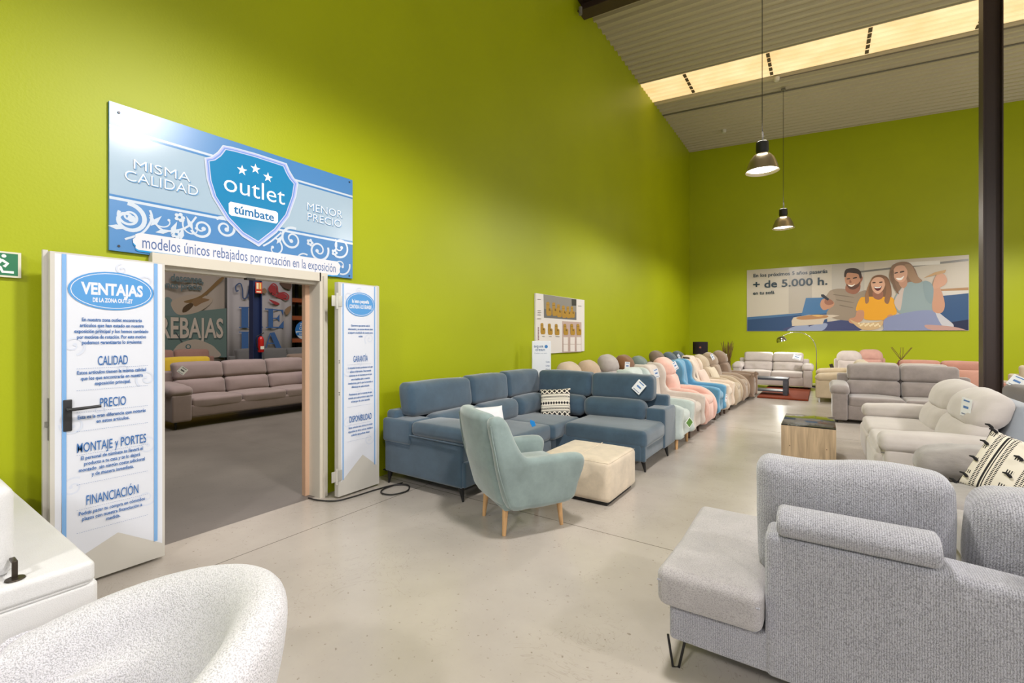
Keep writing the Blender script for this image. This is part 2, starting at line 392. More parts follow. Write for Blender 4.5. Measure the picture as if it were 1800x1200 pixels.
for a, b_, y0, y1 in ((-.24, -.22, 8.2, 8.5), (-.22, .0, 8.342, 8.358), (-.02, .0, 8.2, 8.5)):
    g.add([(x0, y0, roofz(x0) + a), (x1, y0, roofz(x1) + a), (x1, y1, roofz(x1) + a), (x0, y1, roofz(x0) + a),
           (x0, y0, roofz(x0) + b_), (x1, y0, roofz(x1) + b_), (x1, y1, roofz(x1) + b_), (x0, y1, roofz(x0) + b_)],
          [(3, 2, 1, 0), (4, 5, 6, 7), (0, 1, 5, 4), (1, 2, 6, 5), (2, 3, 7, 6), (3, 0, 4, 7)])
obj('steel_section', g, brown, t, False, True)
g = G().tube([(-3.9, 8.14, 7.9), (-3.9, 8.14, 7.76)], .035); obj('hanging_bracket', g, plain((120, 115, 105), .5), t, True, True)
# roof conduit and detectors
g = G().tube([(-3.97, 13.95, roofz(-4) - .03), (14, 14.1, roofz(14) - .03)], .018, 6)
props(obj('conduit', g, plain((105, 100, 88), .5)), 'thin grey conduit running along the corrugated roof', 'conduit')
g = G().tube([(-.9, 13.2, roofz(-.9) - .03), (14, 13.3, roofz(14) - .03)], .014, 6)
props(obj('conduit', g, plain((105, 100, 88), .5)), 'shorter conduit beside the skylight strip ending above the lamps', 'conduit')
for x, y, lb in ((-2.6, 15.9, 'small round detector on the roof near the green corner'), (-.95, 13.2, 'small detector on the roof at the conduit end')):
    g = G().lathe([(.0, -.09), (.05, -.09), (.07, -.05), (.075, 0)], 16, c=(x, y, roofz(x))); props(obj('smoke_detector', g, plain((200, 195, 180), .5)), lb, 'detector')

# warehouse beyond the doorway
grey = wall_paint((120, 118, 116), 'grey_plaster', .8)
props(obj('wall_warehouse_end', G().box((-15.2, -7, 0), (-15, 12, 6)), grey, smooth=False), 'grey far wall of the warehouse room', 'wall', kind='structure')
props(obj('wall_warehouse_right', G().box((-15, 11, 0), (-4.15, 11.2, 6)), grey, smooth=False), 'grey side wall of the warehouse room', 'wall', kind='structure')
props(obj('wall_warehouse_left', G().box((-15, -7.2, 0), (-4.15, -7, 6)), grey, smooth=False), 'grey near side wall of the warehouse room', 'wall', kind='structure')
props(obj('ceiling_warehouse', G().box((-15, -7, 6), (-4.15, 11, 6.1)), plain((90, 88, 84), .8), smooth=False), 'plain dark ceiling of the warehouse room', 'ceiling', kind='structure')

# ================================================================== DOORWAY
frame_m = plain((205, 198, 184), .45, name='door_frame_paint')
t = thing('trim_3', 'cream steel frame around the double doorway', 'door frame', (-4, 1.99, 0), kind='structure')
g = G(); g.box((-4.16, 1.265, 0), (-3.93, 1.335, 2.13)); obj('frame_post', g, frame_m, t, False, True)
g = G(); g.box((-4.10, 2.572, 0), (-3.93, 2.655, 2.13)); g.box((-3.93, 2.60, 0), (-3.905, 2.61, 2.1)); obj('frame_post', g, frame_m, t, False, True)
g = G(); g.box((-4.16, 1.335, 2.05), (-3.93, 2.585, 2.13)); g.box((-4.1, 1.335, 2.02), (-3.99, 2.585, 2.05)); obj('frame_head', g, frame_m, t, False, True)
g = G(); g.box((-4.155, 2.53, 0), (-4.10, 2.579, 2.05)); obj('inner_jamb', g, plain((196, 160, 132), .6), t, False, True, label='tan inner jamb lining')
g = G(); g.box((-4.02, 1.93, 2.005), (-3.97, 2.0, 2.02)); obj('strike_plate', g, plain((50, 48, 45), .4, .5), t, False, True)
WHITE = (214, 217, 226); BLUE = (78, 146, 206); DBLUE = (40, 100, 166); PALE = (196, 216, 228)
leaf_m = plain((196, 192, 184), .5, name='door_leaf_paint')
def leaf(name, label, y0, y1, xf, hinge_y, art_fn, latch):
    t = thing(name, label, 'door', (xf - .03, hinge_y, 0), kind='structure')
    g = G(); g.box((xf - .055, y0, .02), (xf, y1, 2.04)); g.box((xf - .07, y0 + .02, .02), (xf - .055, y1 - .02, 2.04))
    if latch < 0: g.box((xf - .075, y0 - .022, .02), (xf - .045, y0, 2.05))
    else: g.box((xf - .075, y1, .02), (xf - .045, y1 + .022, 2.05))
    obj('door_panel', g, leaf_m, t, False, True)
    art_fn(t, xf)
    for z in (.22, 1.86):
        g = G(); sd = 1 if hinge_y > y1 - .05 else -1
        a = y1 if sd > 0 else y0
        g.tube([(xf + .012, a + sd * .022, z - .075), (xf + .012, a + sd * .022, z + .075)], .011, 10)
        g.rbox((xf + .003, a - sd * .012, z), (.006, .05, .1), .002, n=1); g.rbox((xf + .003, a + sd * .05, z), (.006, .045, .1), .002, n=1)
        if sd < 0: obj('hinge', g, plain((205, 202, 192), .35, .4), t, True, True)
    return t
def bottom_print(A, y0, y1, z0, z1, zp, yp, xf):
    A.shape([(y0, z0), (yp, zp), (y1, z0 - .0), (y1, z1), (y0, z1)], WHITE)
def rules(A, y0, y1, z):
    n = 34
    for i in range(n): a = y0 + (y1 - y0) * i / n; A.rect(a, z - .0008, a + (y1 - y0) / n * .6, z + .0008, DBLUE, i == 0)
def faint(A, y0, y1, zs):
    c = (204, 210, 224)
    for i, z in enumerate(zs):
        pass; A.spiral(y0 + (.08 if i % 2 else y1 - y0 - .09), z, .06, i, 1.3, .012, c, 1 if i % 2 else -1)
        A.spiral(y0 + (.2 if i % 2 else y1 - y0 - .22), z + .07, .035, i + 2, 1.1, .008, c)
def art_left(t, xf):
    y0, y1 = .735, 1.27; A = Art((xf, 0, 0), (0, 1, 0), (0, 0, 1), (1, 0, 0))
    A.shape([(y0, .13), (1.03, .27), (y1, .11), (y1, 2.03), (y0, 2.03)], WHITE)
    faint(A, y0, y1, [.45, .62, .8, 1.0, 1.25, 1.48, 1.9])
    A.rect(.765, .15, .785, 2.03, (120, 166, 216)); A.rect(1.222, .14, 1.242, 2.03, (120, 166, 216))
    cy = 1.005; A.oval(cy, 1.825, .215, .122, BLUE); A.oval(cy, 1.825, .203, .112, WHITE); A.oval(cy, 1.825, .199, .108, BLUE)
    A.text('VENTAJAS', cy, 1.80, .31, .072, WHITE, .04); A.text('DE LA ZONA OUTLET', cy, 1.752, .20, .026, WHITE, .04)
    def para(lines, zs, h=.020):
        for (s, wd), z in zip(lines, zs): A.text(s, cy, z, wd, h * 1.12, DBLUE, .02)
    para([('En nuestra zona outlet encontrarás', .30), ('artículos que han estado en nuestra', .32), ('exposición principal y los hemos cambiado', .37), ('por motivos de rotación. Por este motivo', .345), ('podemos garantizarte lo siguiente:', .30)], (1.63, 1.594, 1.558, 1.522, 1.488))
    A.text('CALIDAD', cy, 1.355, .15, .060, DBLUE, .004); rules(A, .83, 1.19, 1.338); para([('Estos artículos tienen la misma calidad', .345), ('que los que encontrarás en nuestra', .31), ('exposición principal.', .18)], (1.303, 1.267, 1.232)); rules(A, .83, 1.19, 1.205)
    A.text('PRECIO', cy, 1.09, .13, .060, DBLUE, .004); rules(A, .83, 1.19, 1.07); para([('Esta es la gran diferencia que notarás', .34), ('en estos artículos.', .165)], (1.03, .995)); rules(A, .83, 1.19, .955)
    A.text('MONTAJE y PORTES', cy, .825, .345, .060, DBLUE, .004); rules(A, .83, 1.19, .81); para([('El personal de túmbate te llevará el', .31), ('producto a tu casa y te lo dejará', .28), ('montado  sin ningún coste adicional', .33), ('y de manera inmediata.', .21)], (.778, .742, .706, .67)); rules(A, .83, 1.19, .63)
    A.text('FINANCIACIÓN', cy, .495, .26, .062, DBLUE, .004); rules(A, .83, 1.19, .475); para([('Podrás pagar tu compra en cómodos', .33), ('plazos con nuestra financiación a', .30), ('medida.', .07)], (.44, .404, .37)); rules(A, .83, 1.19, .335)
    A.build('printed_poster', t, .35)
    g = G(); g.rbox((xf + .006, .79, 1.06), (.012, .04, .19), .005, n=1)
    h = obj('handle_plate', g, plain((38, 38, 40), .4), t, True, True)
    g = G(); g.tube([(xf + .01, .79, 1.10), (xf + .06, .79, 1.10), (xf + .065, .81, 1.10), (xf + .065, .93, 1.105)], [.011, .010, .010, .009], 10)
    l = obj('lever', g, plain((38, 38, 40), .4), t, True, True)
    g = G(); g.box((xf - .05, .7115, .92), (xf - .02, .7135, 1.17)); g.box((xf - .045, .70, 1.0), (xf - .03, .712, 1.03)); obj('latch_plate', g, plain((150, 148, 140), .3, .8), t, False, True); sub(l, h)
leaf('door_1', 'left door leaf printed VENTAJAS, folded open on the green wall', .715, 1.285, -3.77, 1.30, art_left, -1)
def art_right(t, xf):
    y0, y1 = 2.685, 3.10; cy = 2.905; A = Art((xf, 0, 0), (0, 1, 0), (0, 0, 1), (1, 0, 0))
    A.shape([(y0, .15), (2.93, .36), (y1, .22), (y1, 2.03), (y0, 2.03)], WHITE)
    faint(A, y0, y1, [.5, .7, .95, 1.2, 1.5, 1.9])
    A.rect(2.70, .17, 2.712, 2.03, (120, 166, 216)); A.rect(3.07, .23, 3.082, 2.03, (120, 166, 216))
    A.oval(cy, 1.84, .17, .118, BLUE); A.oval(cy, 1.84, .158, .108, WHITE); A.oval(cy, 1.84, .154, .104, BLUE)
    A.text('la letra pequeña', cy, 1.855, .20, .034, WHITE, .04); A.text('CONTADA A LO GRANDE', cy, 1.80, .26, .036, WHITE, .04)
    def para(lines, zs, h=.017):
        for (s, wd), z in zip(lines, zs): A.text(s, cy, z, wd, h * 1.12, DBLUE, .02)
    para([('Queremos que tengas toda la', .22), ('información y no tengas ninguna duda', .29), ('al adquirir un artículo de nuestra zona', .29), ('outlet.', .05)], (1.625, 1.59, 1.555, 1.52))
    A.text('GARANTÍA', cy, 1.28, .17, .062, DBLUE, .004); rules(A, 2.75, 3.03, 1.255)
    para([('La garantía de estos productos es la que', .29), ('ofrece el fabricante. Esta garantía', .25), ('comienza en el momento en el que', .27), ('estos muebles salen a nuestras', .22), ('instalaciones, por lo que la garantía es', .29), ('diferente en cada artículo.', .21)], (1.215, 1.178, 1.141, 1.104, 1.067, 1.03))
    para([('Pregúntanos por la vigencia de esta', .27), ('garantía para cada producto, pues varía', .29), ('el tiempo de cada garantía.', .22)], (.96, .925, .89)); rules(A, 2.75, 3.03, .85)
    A.text('DISPONIBILIDAD', cy, .70, .26, .062, DBLUE, .004); rules(A, 2.75, 3.03, .675)
    para([('Estos artículos son únicos y no están', .28), ('disponibles en otros colores, medidas o', .29), ('acabados que pudieras desear.', .22)], (.64, .603, .567)); rules(A, 2.75, 3.03, .52)
    A.build('printed_poster', t, .35)
    g = G()
    for z in (1.3, .98, 1.28, 1.0): g.tube([(xf - .001, 2.665, z), (xf + .004, 2.665, z)], .006, 8)
    obj('screw_head', g, plain((150, 148, 140), .3, .8), t, True, True)
leaf('door_2', 'right door leaf printed GARANTÍA and DISPONIBILIDAD, beside the blue sofa', 2.655, 3.135, -3.765, 2.64, art_right, 1)
# cable on the floor
pts = smoothpts([(-4.0, 2.5, .012), (-3.86, 2.52, .012), (-3.72, 2.60, .012), (-3.68, 2.75, .012), (-3.66, 3.0, .012), (-3.62, 3.2, .012), (-3.5, 3.28, .012), (-3.38, 3.16, .012), (-3.42, 3.0, .012), (-3.55, 2.98, .012), (-3.62, 3.1, .012), (-3.6, 3.3, .012)], 6, False)
props(obj('cable', G().tube(pts, .007, 8), plain((28, 26, 26), .5)), 'black cable lying on the floor below the right door leaf', 'cable')
# exit sign
t = thing('exit_sign', 'green and white emergency exit sign left of the doorway', 'sign', (-3.99, .5, 1.96))
g = G().box((-3.999, .34, 1.885), (-3.975, .63, 2.035)); obj('sign_plate', g, plain((214, 210, 190), .5), t, False, True)
A = Art((-3.975, 0, 0), (0, 1, 0), (0, 0, 1), (1, 0, 0)); A.rect(.35, 1.895, .617, 2.025, (24, 112, 72)); 
A.strip([(.55, 1.985), (.575, 1.965), (.56, 1.945)], .014, (235, 240, 230)); A.strip([(.52, 1.96), (.545, 1.94), (.555, 1.915), (.60, 1.915)], .014, (235, 240, 230)); A.strip([(.53, 1.96), (.55, 1.99)], .022, (235, 240, 230)); A.strip([(.5, 1.92), (.53, 1.945)], .014, (235, 240, 230)); A.oval(.56, 2.008, .01, .01, (235, 240, 230), 12)
A.rect(.38, 1.905, .46, 2.015, (235, 240, 230)); A.build('pictogram', t)

# ================================================================== OUTLET SIGN
SX = -3.975
t = thing('wall_sign', 'big blue outlet sign with a shield, above the doorway', 'sign', (-3.98, 2.0, 2.6))
ya, yb, za, zb = 1.04, 2.97, 2.115, 3.12
obj('sign_panel', G().box((-3.998, ya, za), (SX, yb, zb)), plain((72, 128, 184), .3), t, False, True)
A = Art((SX, 0, 0), (0, 1, 0), (0, 0, 1), (1, 0, 0)); A.step = .00008
H = zb - za; SB = (72, 128, 184); SW = (198, 208, 220); SP = (160, 182, 200)
fz = lambda f: zb - f * H
A.rect(ya, fz(.62), yb, fz(.18), SP); A.rect(ya, fz(.175), yb, fz(.158), SW); A.rect(ya, fz(.192), yb, fz(.18), SB)
A.rect(ya, fz(.636), yb, fz(.624), SB, False); A.rect(ya, fz(.655), yb, fz(.636), SW, False)
def q(x, y): return on_left(x / 2.5529, 150 + y / 2.5529, SX)
def sp(x, y, rx, a0, turns, wd, dirn=1): p = q(x, y); p2 = q(x + rx, y); A.spiral(p[0], p[1], abs(p2[0] - p[0]), a0, turns, wd, SW, dirn)
sp(575, 600, 88, 1.6, 1.2, .030, -1); sp(580, 590, 50, 2.6, 1.5, .018, 1); sp(905, 640, 48, 3.5, 1.4, .02, 1); sp(1010, 640, 52, 2.4, 1.5, .022, -1); sp(745, 600, 70, 3.2, .45, .012, 1); sp(870, 640, 55, 2.5, .6, .012, 1)
sp(1310, 690, 50, 1.2, 1.5, .022, 1); sp(1430, 740, 45, 0.4, 1.5, .022, -1); sp(1525, 725, 42, 4.2, 1.3, .02, 1); sp(1530, 810, 40, .3, 1.1, .018, -1); sp(1230, 730, 45, 1.5, .8, .016, -1); sp(1360, 790, 35, 1, 1, .014)
for x, y, an in ((530, 636, 0), (700, 608, .9), (735, 655, .3), (815, 665, 1.4), (850, 618, 2.0), (1255, 690, 1), (780, 640, 1.2)):
    p = q(x, y); A.z += 0; L_ = .055; c_, s_ = math.cos(an), math.sin(an)
    A.shape([(p[0] + a * c_ - b_ * s_, p[1] + a * s_ + b_ * c_) for a, b_ in ((-L_, 0), (-.01, .017), (L_, 0), (-.01, -.017))], SW, False)
for pts in ([(560, 690), (640, 660), (680, 600), (672, 560)], [(672, 580), (730, 650), (830, 640), (880, 590)], [(1180, 720), (1215, 700), (1262, 660)], [(1495, 760), (1510, 720), (1505, 690)]):
    A.strip([q(*p) for p in smoothpts(pts, 5, False)], .014, SW)
for x, y in ((805, 592), (1390, 705), (1500, 750), (790, 668)):
    p = q(x, y)
    for k in range(5): A.oval(p[0] + .022 * math.cos(k * 1.257), p[1] + .022 * math.sin(k * 1.257), .014, .014, SW, 10)
    A.oval(p[0], p[1], .008, .008, SB, 10)
# shield
sh = [(915, 325), (945, 320), (975, 298), (998, 268), (1040, 276), (1140, 303), (1285, 350), (1300, 385), (1318, 415), (1338, 438), (1328, 500), (1296, 590), (1240, 662), (1160, 724), (1085, 678), (1015, 605), (950, 500), (925, 420)]
def shrink(pts, f, cx=1135, cy=480): return [(cx + (x - cx) * f, cy + (y - cy) * f) for x, y in pts]
for f_, c_ in ((1.0, SW), (.975, (176, 182, 226)), (.945, (120, 150, 214)), (.915, (190, 198, 226)), (.895, (34, 128, 178))):
    A.shape([q(*p) for p in shrink(sh, f_)], c_)
for x, y in ((1085, 381), (1145, 375), (1201, 413)):
    p = q(x, y); pr = []
    for k in range(10): rr = .045 if k % 2 == 0 else .018; a = PI / 2 + k * PI / 5; pr.append((p[0] + rr * .95 * math.cos(a), p[1] + rr * math.sin(a)))
    A.shape(pr, (236, 238, 242))
def tx(st, p0, p1, h, col, bold=0):
    a, b_ = q(*p0), q(*p1); A.text(st, a[0], (a[1] + b_[1]) / 2, b_[0] - a[0], h, col, bold, 'l')
tx('outlet', (1003, 470), (1277, 538), .150, (250, 250, 252), -.004)
bx = [(1033, 522), (1238, 566), (1246, 575), (1246, 612), (1238, 620), (1036, 584), (1026, 576), (1024, 530)]
A.shape([q(*p) for p in bx], (240, 243, 248)); tx('túmbate', (1047, 574), (1228, 608), .070, (36, 110, 165), .022)
for (st, a, b_, h) in (('MISMA', (598, 380), (852, 428), .070), ('CALIDAD', (558, 428), (887, 492), .074), ('MENOR', (1377, 562), (1534, 592), .074), ('PRECIO', (1378, 606), (1530, 636), .074)):
    A.O = A.O + Vector((0, .006, -.006)); tx(st, a, b_, h, (110, 156, 200), -.005); A.O = A.O - Vector((0, .006, -.006)); tx(st, a, b_, h, (224, 232, 242), -.008)
rb = [(605, 668), (625, 662), (1510, 790), (1520, 800), (1527, 812), (1522, 825), (1524, 838), (1512, 852), (1490, 852), (620, 738), (606, 730), (608, 718), (596, 706), (594, 690), (606, 682)]
A.shape([(a, b_ - .012) for a, b_ in (q(*p) for p in rb)], (44, 146, 206)); A.shape([q(*p) for p in rb], (216, 216, 222))
a, b_ = q(637, 722), q(1504, 835)
A.text('modelos únicos rebajados por rotación en la exposición', a[0] + .0, a[1] - .012, b_[0] - a[0], .088, (84, 106, 156), .002, 'l')
A.build('printed_face', t, .17)
for y, z in ((1.09, 3.06), (2.93, 3.09), (1.09, 2.15), (2.93, 2.14)):
    g = G().tube([(SX, y, z), (SX + .006, y, z)], .008, 8); obj('screw_head', g, plain((40, 42, 50), .4), t, True, True)

# ================================================================== ARMCHAIR POSTER
PX = -3.97
t = thing('poster', 'white armchair range poster with mustard chairs on the green wall', 'poster', (-3.98, 7.5, 1.7))
obj('poster_board', G().box((-3.998, 6.58, 1.21), (PX, 8.47, 2.235)), plain((228, 222, 218), .5), t, False, True)
A = Art((PX, 0, 0), (0, 1, 0), (0, 0, 1), (1, 0, 0))
def q(x, y): return on_left(920 + x / 7.0615, 500 + y / 7.0615, PX)
def Q(pts, col, up=True): A.shape([q(*p) for p in pts], col, up)
Q([(248, 120), (658, 182), (658, 440), (255, 412)], (140, 136, 130)); Q([(255, 300), (658, 345), (658, 440), (255, 412)], (104, 104, 106)); Q([(596, 180), (656, 185), (656, 262), (600, 262)], (48, 46, 44))
Q([(480, 452), (720, 468), (720, 835), (482, 846)], (190, 166, 160))
MU = (176, 134, 44); MD = (112, 84, 34)
def minichair(x, y, w_, h_):
    A.shape([q(x + a * w_, y + b_ * h_) for a, b_ in ((0, .05), (.15, 0), (.5, 0), (.6, .1), (.62, .45), (.85, .42), (1, .55), (1, .92), (.8, 1), (.15, 1), (0, .85))], MU)
    A.shape([q(x + a * w_, y + b_ * h_) for a, b_ in ((.5, .45), (.62, .45), (.8, .6), (.78, .65), (.45, .62))], MD)
    A.shape([q(x + a * w_, y + b_ * h_) for a, b_ in ((.05, .2), (.58, .2), (.58, .23), (.05, .23))], MD)
for i, (x, y) in enumerate(((283, 215), (357, 222), (415, 245), (478, 260), (535, 270), (585, 270))): minichair(x, y, 66 - i * 3, 172 - i * 6)
for x, y in ((212, 478), (303, 485), (388, 490), (495, 488), (580, 488), (658, 490)): minichair(x, y, 58, 138)
for x in (493, 578, 656):
    Q([(x, 652), (x + 56, 653), (x + 56, 735), (x, 735)], (232, 224, 220)); Q([(x, 742), (x + 56, 742), (x + 56, 828), (x, 830)], (232, 224, 220))
for x, y, w_ in ((172, 180, 42), (172, 320, 40), (172, 345, 45), (172, 372, 40), (170, 420, 45), (675, 262, 42), (230, 638, 32), (315, 640, 32), (395, 640, 50)): Q([(x, y), (x + w_, y + 2), (x + w_, y + 8), (x, y + 6)], (120, 112, 108))
for k in range(9): Q([(176, 530 + k * 18), (190, 531 + k * 18), (190, 540 + k * 18), (176, 539 + k * 18)], (120, 60, 80))
A.build('printed_face', t)
# ================================================================== WHITE LEAFLET STAND
t = thing('display_stand', 'narrow white display stand with blue lettering behind the blue corner sofa', 'display stand', (-3.70, 6.30, 0), 34)
obj('display_panel', G().rbox((0, 0, .73), (.30, .06, 1.42), .01, n=1), plain((236, 238, 246), .35), t)
obj('base_plate', G().rbox((0, 0, .01), (.3, .16, .02), .005, n=1), plain((210, 210, 214), .4), t)
A = Art((t.location.x, t.location.y, 0), (1, 0, 0), (0, 0, 1), (0, -1, 0)); BL = (84, 110, 150)
A.O = Vector(t.location) + Vector((0, -.0305, 0))
A.text('aqua', -.045, 1.34, .15, .045, BL, .01); A.oval(.075, 1.352, .026, .026, (60, 130, 200)); A.text('clean', -.02, 1.285, .15, .045, BL, .01)
A.text('limpieza con agua', -.01, 1.245, .2, .012, BL); 
for k, s in enumerate(('Cuida', 'Limpia', 'Fácil')): A.text(s, .10, 1.10 - k * .06, .06, .025, BL, .01)
o = A.build('printed_face', t)

# ================================================================== FAMILY BANNER on the end wall
BY = 17.375
t = thing('banner', 'wide family on sofa photo banner on the end wall', 'banner', (.6, 17.38, 2.5))
def q(x, y): return on_back(1300 + x / 4.2857, 440 + y / 4.2857, BY)
cs = [q(55, 145), q(1728, 38), q(1722, 610), q(55, 603)]
x0, x1 = cs[0][0], cs[1][0]; z0 = (cs[2][1] + cs[3][1]) / 2; z1 = (cs[0][1] + cs[1][1]) / 2
obj('banner_board', G().box((x0, BY, z0), (x1, 17.399, z1)), plain((196, 186, 172), .35), t, False, True)
A = Art((0, BY, 0), (1, 0, 0), (0, 0, 1), (0, -1, 0)); A.z = .004; A.step = .00025
cl = lambda p: (max(x0 + .01, min(x1 - .01, p[0])), max(z0 + .01, min(z1 - .01, p[1])))
def S(pts, col, n=4): A.shape([cl(q(*p)) for p in (smoothpts(pts, n) if n else pts)], col)
S([(370, 124), (545, 115), (545, 460), (370, 475)], (180, 170, 158), 0); S([(695, 106), (940, 90), (940, 400), (695, 400)], (186, 178, 168), 0)
S([(905, 155), (1728, 62), (1728, 78), (905, 168)], (120, 116, 110), 0); S([(1160, 95), (1510, 75), (1510, 105), (1160, 125)], (214, 208, 200), 0)
S([(1500, 292), (1728, 278), (1728, 300), (1500, 306)], (170, 130, 88), 0); S([(1500, 306), (1728, 300), (1728, 322), (1500, 345)], (206, 200, 192), 0)
S([(55, 503), (470, 470), (660, 460), (660, 610), (55, 610)], (46, 74, 116), 0); S([(55, 503), (470, 470), (470, 485), (55, 522)], (70, 108, 150), 0); S([(500, 358), (650, 355), (700, 400), (690, 470), (465, 492)], (66, 112, 158), 0)
S([(1500, 345), (1728, 322), (1728, 610), (1400, 610)], (50, 82, 124), 0); S([(1590, 540), (1728, 520), (1728, 610), (1600, 610)], (34, 40, 70), 0)
S([(355, 605), (400, 570), (520, 560), (720, 530), (860, 520), (900, 610)], (66, 72, 112)); S([(480, 605), (560, 560), (660, 550), (620, 605)], (150, 160, 190)); S([(360, 605), (420, 570), (520, 565), (480, 605)], (150, 160, 190))
# man
SK = (190, 138, 108); SD = (150, 100, 78); HR = (64, 48, 38)
S([(690, 300), (790, 290), (870, 320), (945, 300), (960, 330), (905, 440), (890, 520), (770, 525), (655, 485), (700, 400), (690, 370)], (150, 134, 116))
S([(690, 300), (720, 340), (715, 400), (660, 440), (620, 440), (606, 400), (640, 360), (660, 330)], (158, 140, 122)); S([(610, 390), (640, 362), (700, 380), (712, 410), (670, 440), (625, 446)], SK)
S([(650, 362), (690, 372), (708, 398), (670, 412), (640, 395)], SD); S([(612, 332), (632, 330), (676, 366), (664, 378), (616, 348)], (36, 36, 44), 0)
S([(812, 250), (900, 240), (905, 300), (860, 330), (800, 305)], SD); S([(792, 200), (800, 165), (870, 150), (915, 180), (922, 215), (905, 262), (865, 292), (825, 285), (798, 245)], SK)
S([(915, 195), (928, 205), (920, 232), (908, 236)], SD); S([(788, 195), (795, 150), (830, 134), (880, 136), (912, 160), (920, 205), (905, 210), (895, 180), (860, 172), (812, 170), (800, 200)], HR)
S([(802, 250), (830, 268), (885, 255), (908, 232), (900, 268), (862, 294), (824, 286)], (96, 66, 50)); S([(818, 258), (848, 262), (870, 252), (850, 272), (828, 270)], (244, 238, 230))
S([(808, 212), (830, 208), (830, 216), (808, 218)], HR); S([(855, 206), (880, 200), (882, 208), (856, 214)], HR); S([(832, 220), (844, 240), (834, 246), (826, 240)], SD)
for k in range(3): S([(720 + k * 20, 330 + k * 40), (850, 350 + k * 40), (850, 354 + k * 40), (720 + k * 20, 337 + k * 40)], (124, 110, 94))
# pizza box
S([(405, 505), (520, 485), (700, 485), (755, 490), (640, 520), (625, 555), (395, 570), (392, 530)], (206, 190, 170), 0); S([(430, 505), (540, 486), (660, 490), (640, 510), (470, 522)], (176, 128, 84)); S([(545, 488), (600, 484), (632, 492), (590, 500)], (214, 172, 104))
# girl
YL = (226, 160, 34)
S([(985, 230), (1010, 195), (1060, 184), (1110, 200), (1135, 250), (1145, 330), (1125, 400), (1095, 390), (960, 400), (945, 360), (965, 300)], (122, 88, 62))
S([(905, 365), (950, 350), (1100, 350), (1160, 365), (1182, 475), (1120, 490), (1110, 520), (945, 520), (935, 455), (876, 452)], YL); S([(1010, 300), (1070, 300), (1080, 350), (1045, 372), (1005, 350)], SD)
S([(992, 235), (1020, 205), (1070, 205), (1095, 240), (1085, 290), (1045, 328), (1008, 308), (992, 270)], (214, 166, 138)); S([(1010, 272), (1045, 276), (1070, 268), (1058, 298), (1030, 302)], (96, 34, 34)); S([(1014, 273), (1045, 277), (1066, 270), (1056, 282), (1025, 284)], (246, 242, 238))
S([(1002, 240), (1022, 238), (1022, 246), (1002, 247)], HR); S([(1052, 238), (1074, 234), (1076, 242), (1054, 246)], HR)
S([(990, 235), (970, 300), (975, 380), (950, 400), (945, 340), (975, 250), (1000, 205)], (150, 110, 76)); S([(1090, 230), (1105, 300), (1090, 380), (1120, 400), (1140, 320), (1125, 240), (1095, 205)], (140, 100, 70))
S([(885, 455), (935, 455), (930, 520), (880, 550), (830, 545), (825, 515), (870, 500)], SK); S([(1115, 490), (1150, 485), (1140, 530), (1080, 560), (1060, 535), (1105, 515)], SK)
S([(830, 520), (900, 545), (1030, 540), (1080, 530), (1060, 580), (980, 600), (900, 585)], (204, 172, 128)); 
for k in range(14): x = 890 + k * 12; y = 548 + (k * 37 % 22); S([(x, y), (x + 10, y - 6), (x + 18, y + 4), (x + 8, y + 10)], (232, 212, 170), 2)
# woman
S([(1130, 165), (1150, 115), (1205, 88), (1275, 92), (1320, 140), (1345, 200), (1375, 235), (1320, 300), (1240, 300), (1195, 335), (1160, 270), (1130, 215)], (134, 104, 80))
S([(1165, 370), (1205, 300), (1260, 245), (1330, 235), (1420, 240), (1470, 300), (1450, 400), (1470, 470), (1330, 480), (1200, 470)], (142, 158, 160)); S([(1165, 380), (1210, 300), (1240, 270), (1230, 330), (1210, 450), (1175, 420)], (196, 178, 168))
S([(1085, 590), (1090, 520), (1180, 485), (1380, 450), (1500, 470), (1530, 560), (1520, 610), (1100, 610)], (134, 142, 176)); S([(1470, 450), (1540, 500), (1610, 560), (1590, 590), (1520, 560)], (196, 194, 200)); S([(1450, 600), (1400, 560), (1610, 575), (1700, 606)], (190, 150, 140))
S([(1195, 215), (1250, 205), (1262, 255), (1235, 285), (1205, 262)], (186, 140, 114)); S([(1158, 155), (1180, 120), (1235, 115), (1262, 150), (1258, 205), (1225, 240), (1185, 232), (1162, 200)], (208, 160, 134))
S([(1178, 208), (1215, 206), (1238, 192), (1222, 220), (1195, 224)], (246, 240, 236)); S([(1168, 168), (1190, 163), (1190, 171), (1168, 176)], HR); S([(1208, 160), (1236, 154), (1238, 162), (1210, 169)], HR)
S([(1240, 110), (1290, 110), (1330, 180), (1370, 235), (1310, 245), (1270, 200), (1262, 150)], (156, 124, 94)); S([(1135, 170), (1160, 150), (1165, 230), (1200, 330), (1160, 280)], (120, 92, 70))
S([(1440, 290), (1500, 270), (1545, 400), (1520, 470), (1455, 455), (1450, 360)], (196, 146, 118)); S([(1455, 280), (1465, 215), (1500, 170), (1545, 185), (1562, 225), (1545, 260), (1490, 285)], (202, 152, 124)); S([(1385, 208), (1470, 165), (1555, 145), (1545, 170), (1500, 180), (1440, 195)], (190, 150, 100), 0)
S([(1380, 240), (1430, 238), (1460, 290), (1445, 400), (1400, 360)], (132, 150, 154))
for (st, p0, p1, h, bo) in (('En los próximos 5 años pasarás', (105, 200), (662, 172), .115, .022), ('+ de 5.000 h.', (102, 280), (662, 262), .24, .02), ('en tu sofá', (102, 333), (263, 328), .11, .022)):
    a, b_ = q(*p0), q(*p1); A.text(st, a[0], (a[1] + b_[1]) / 2, b_[0] - a[0], h, (28, 50, 62), bo, 'l')
A.build('printed_photo', t, .25)

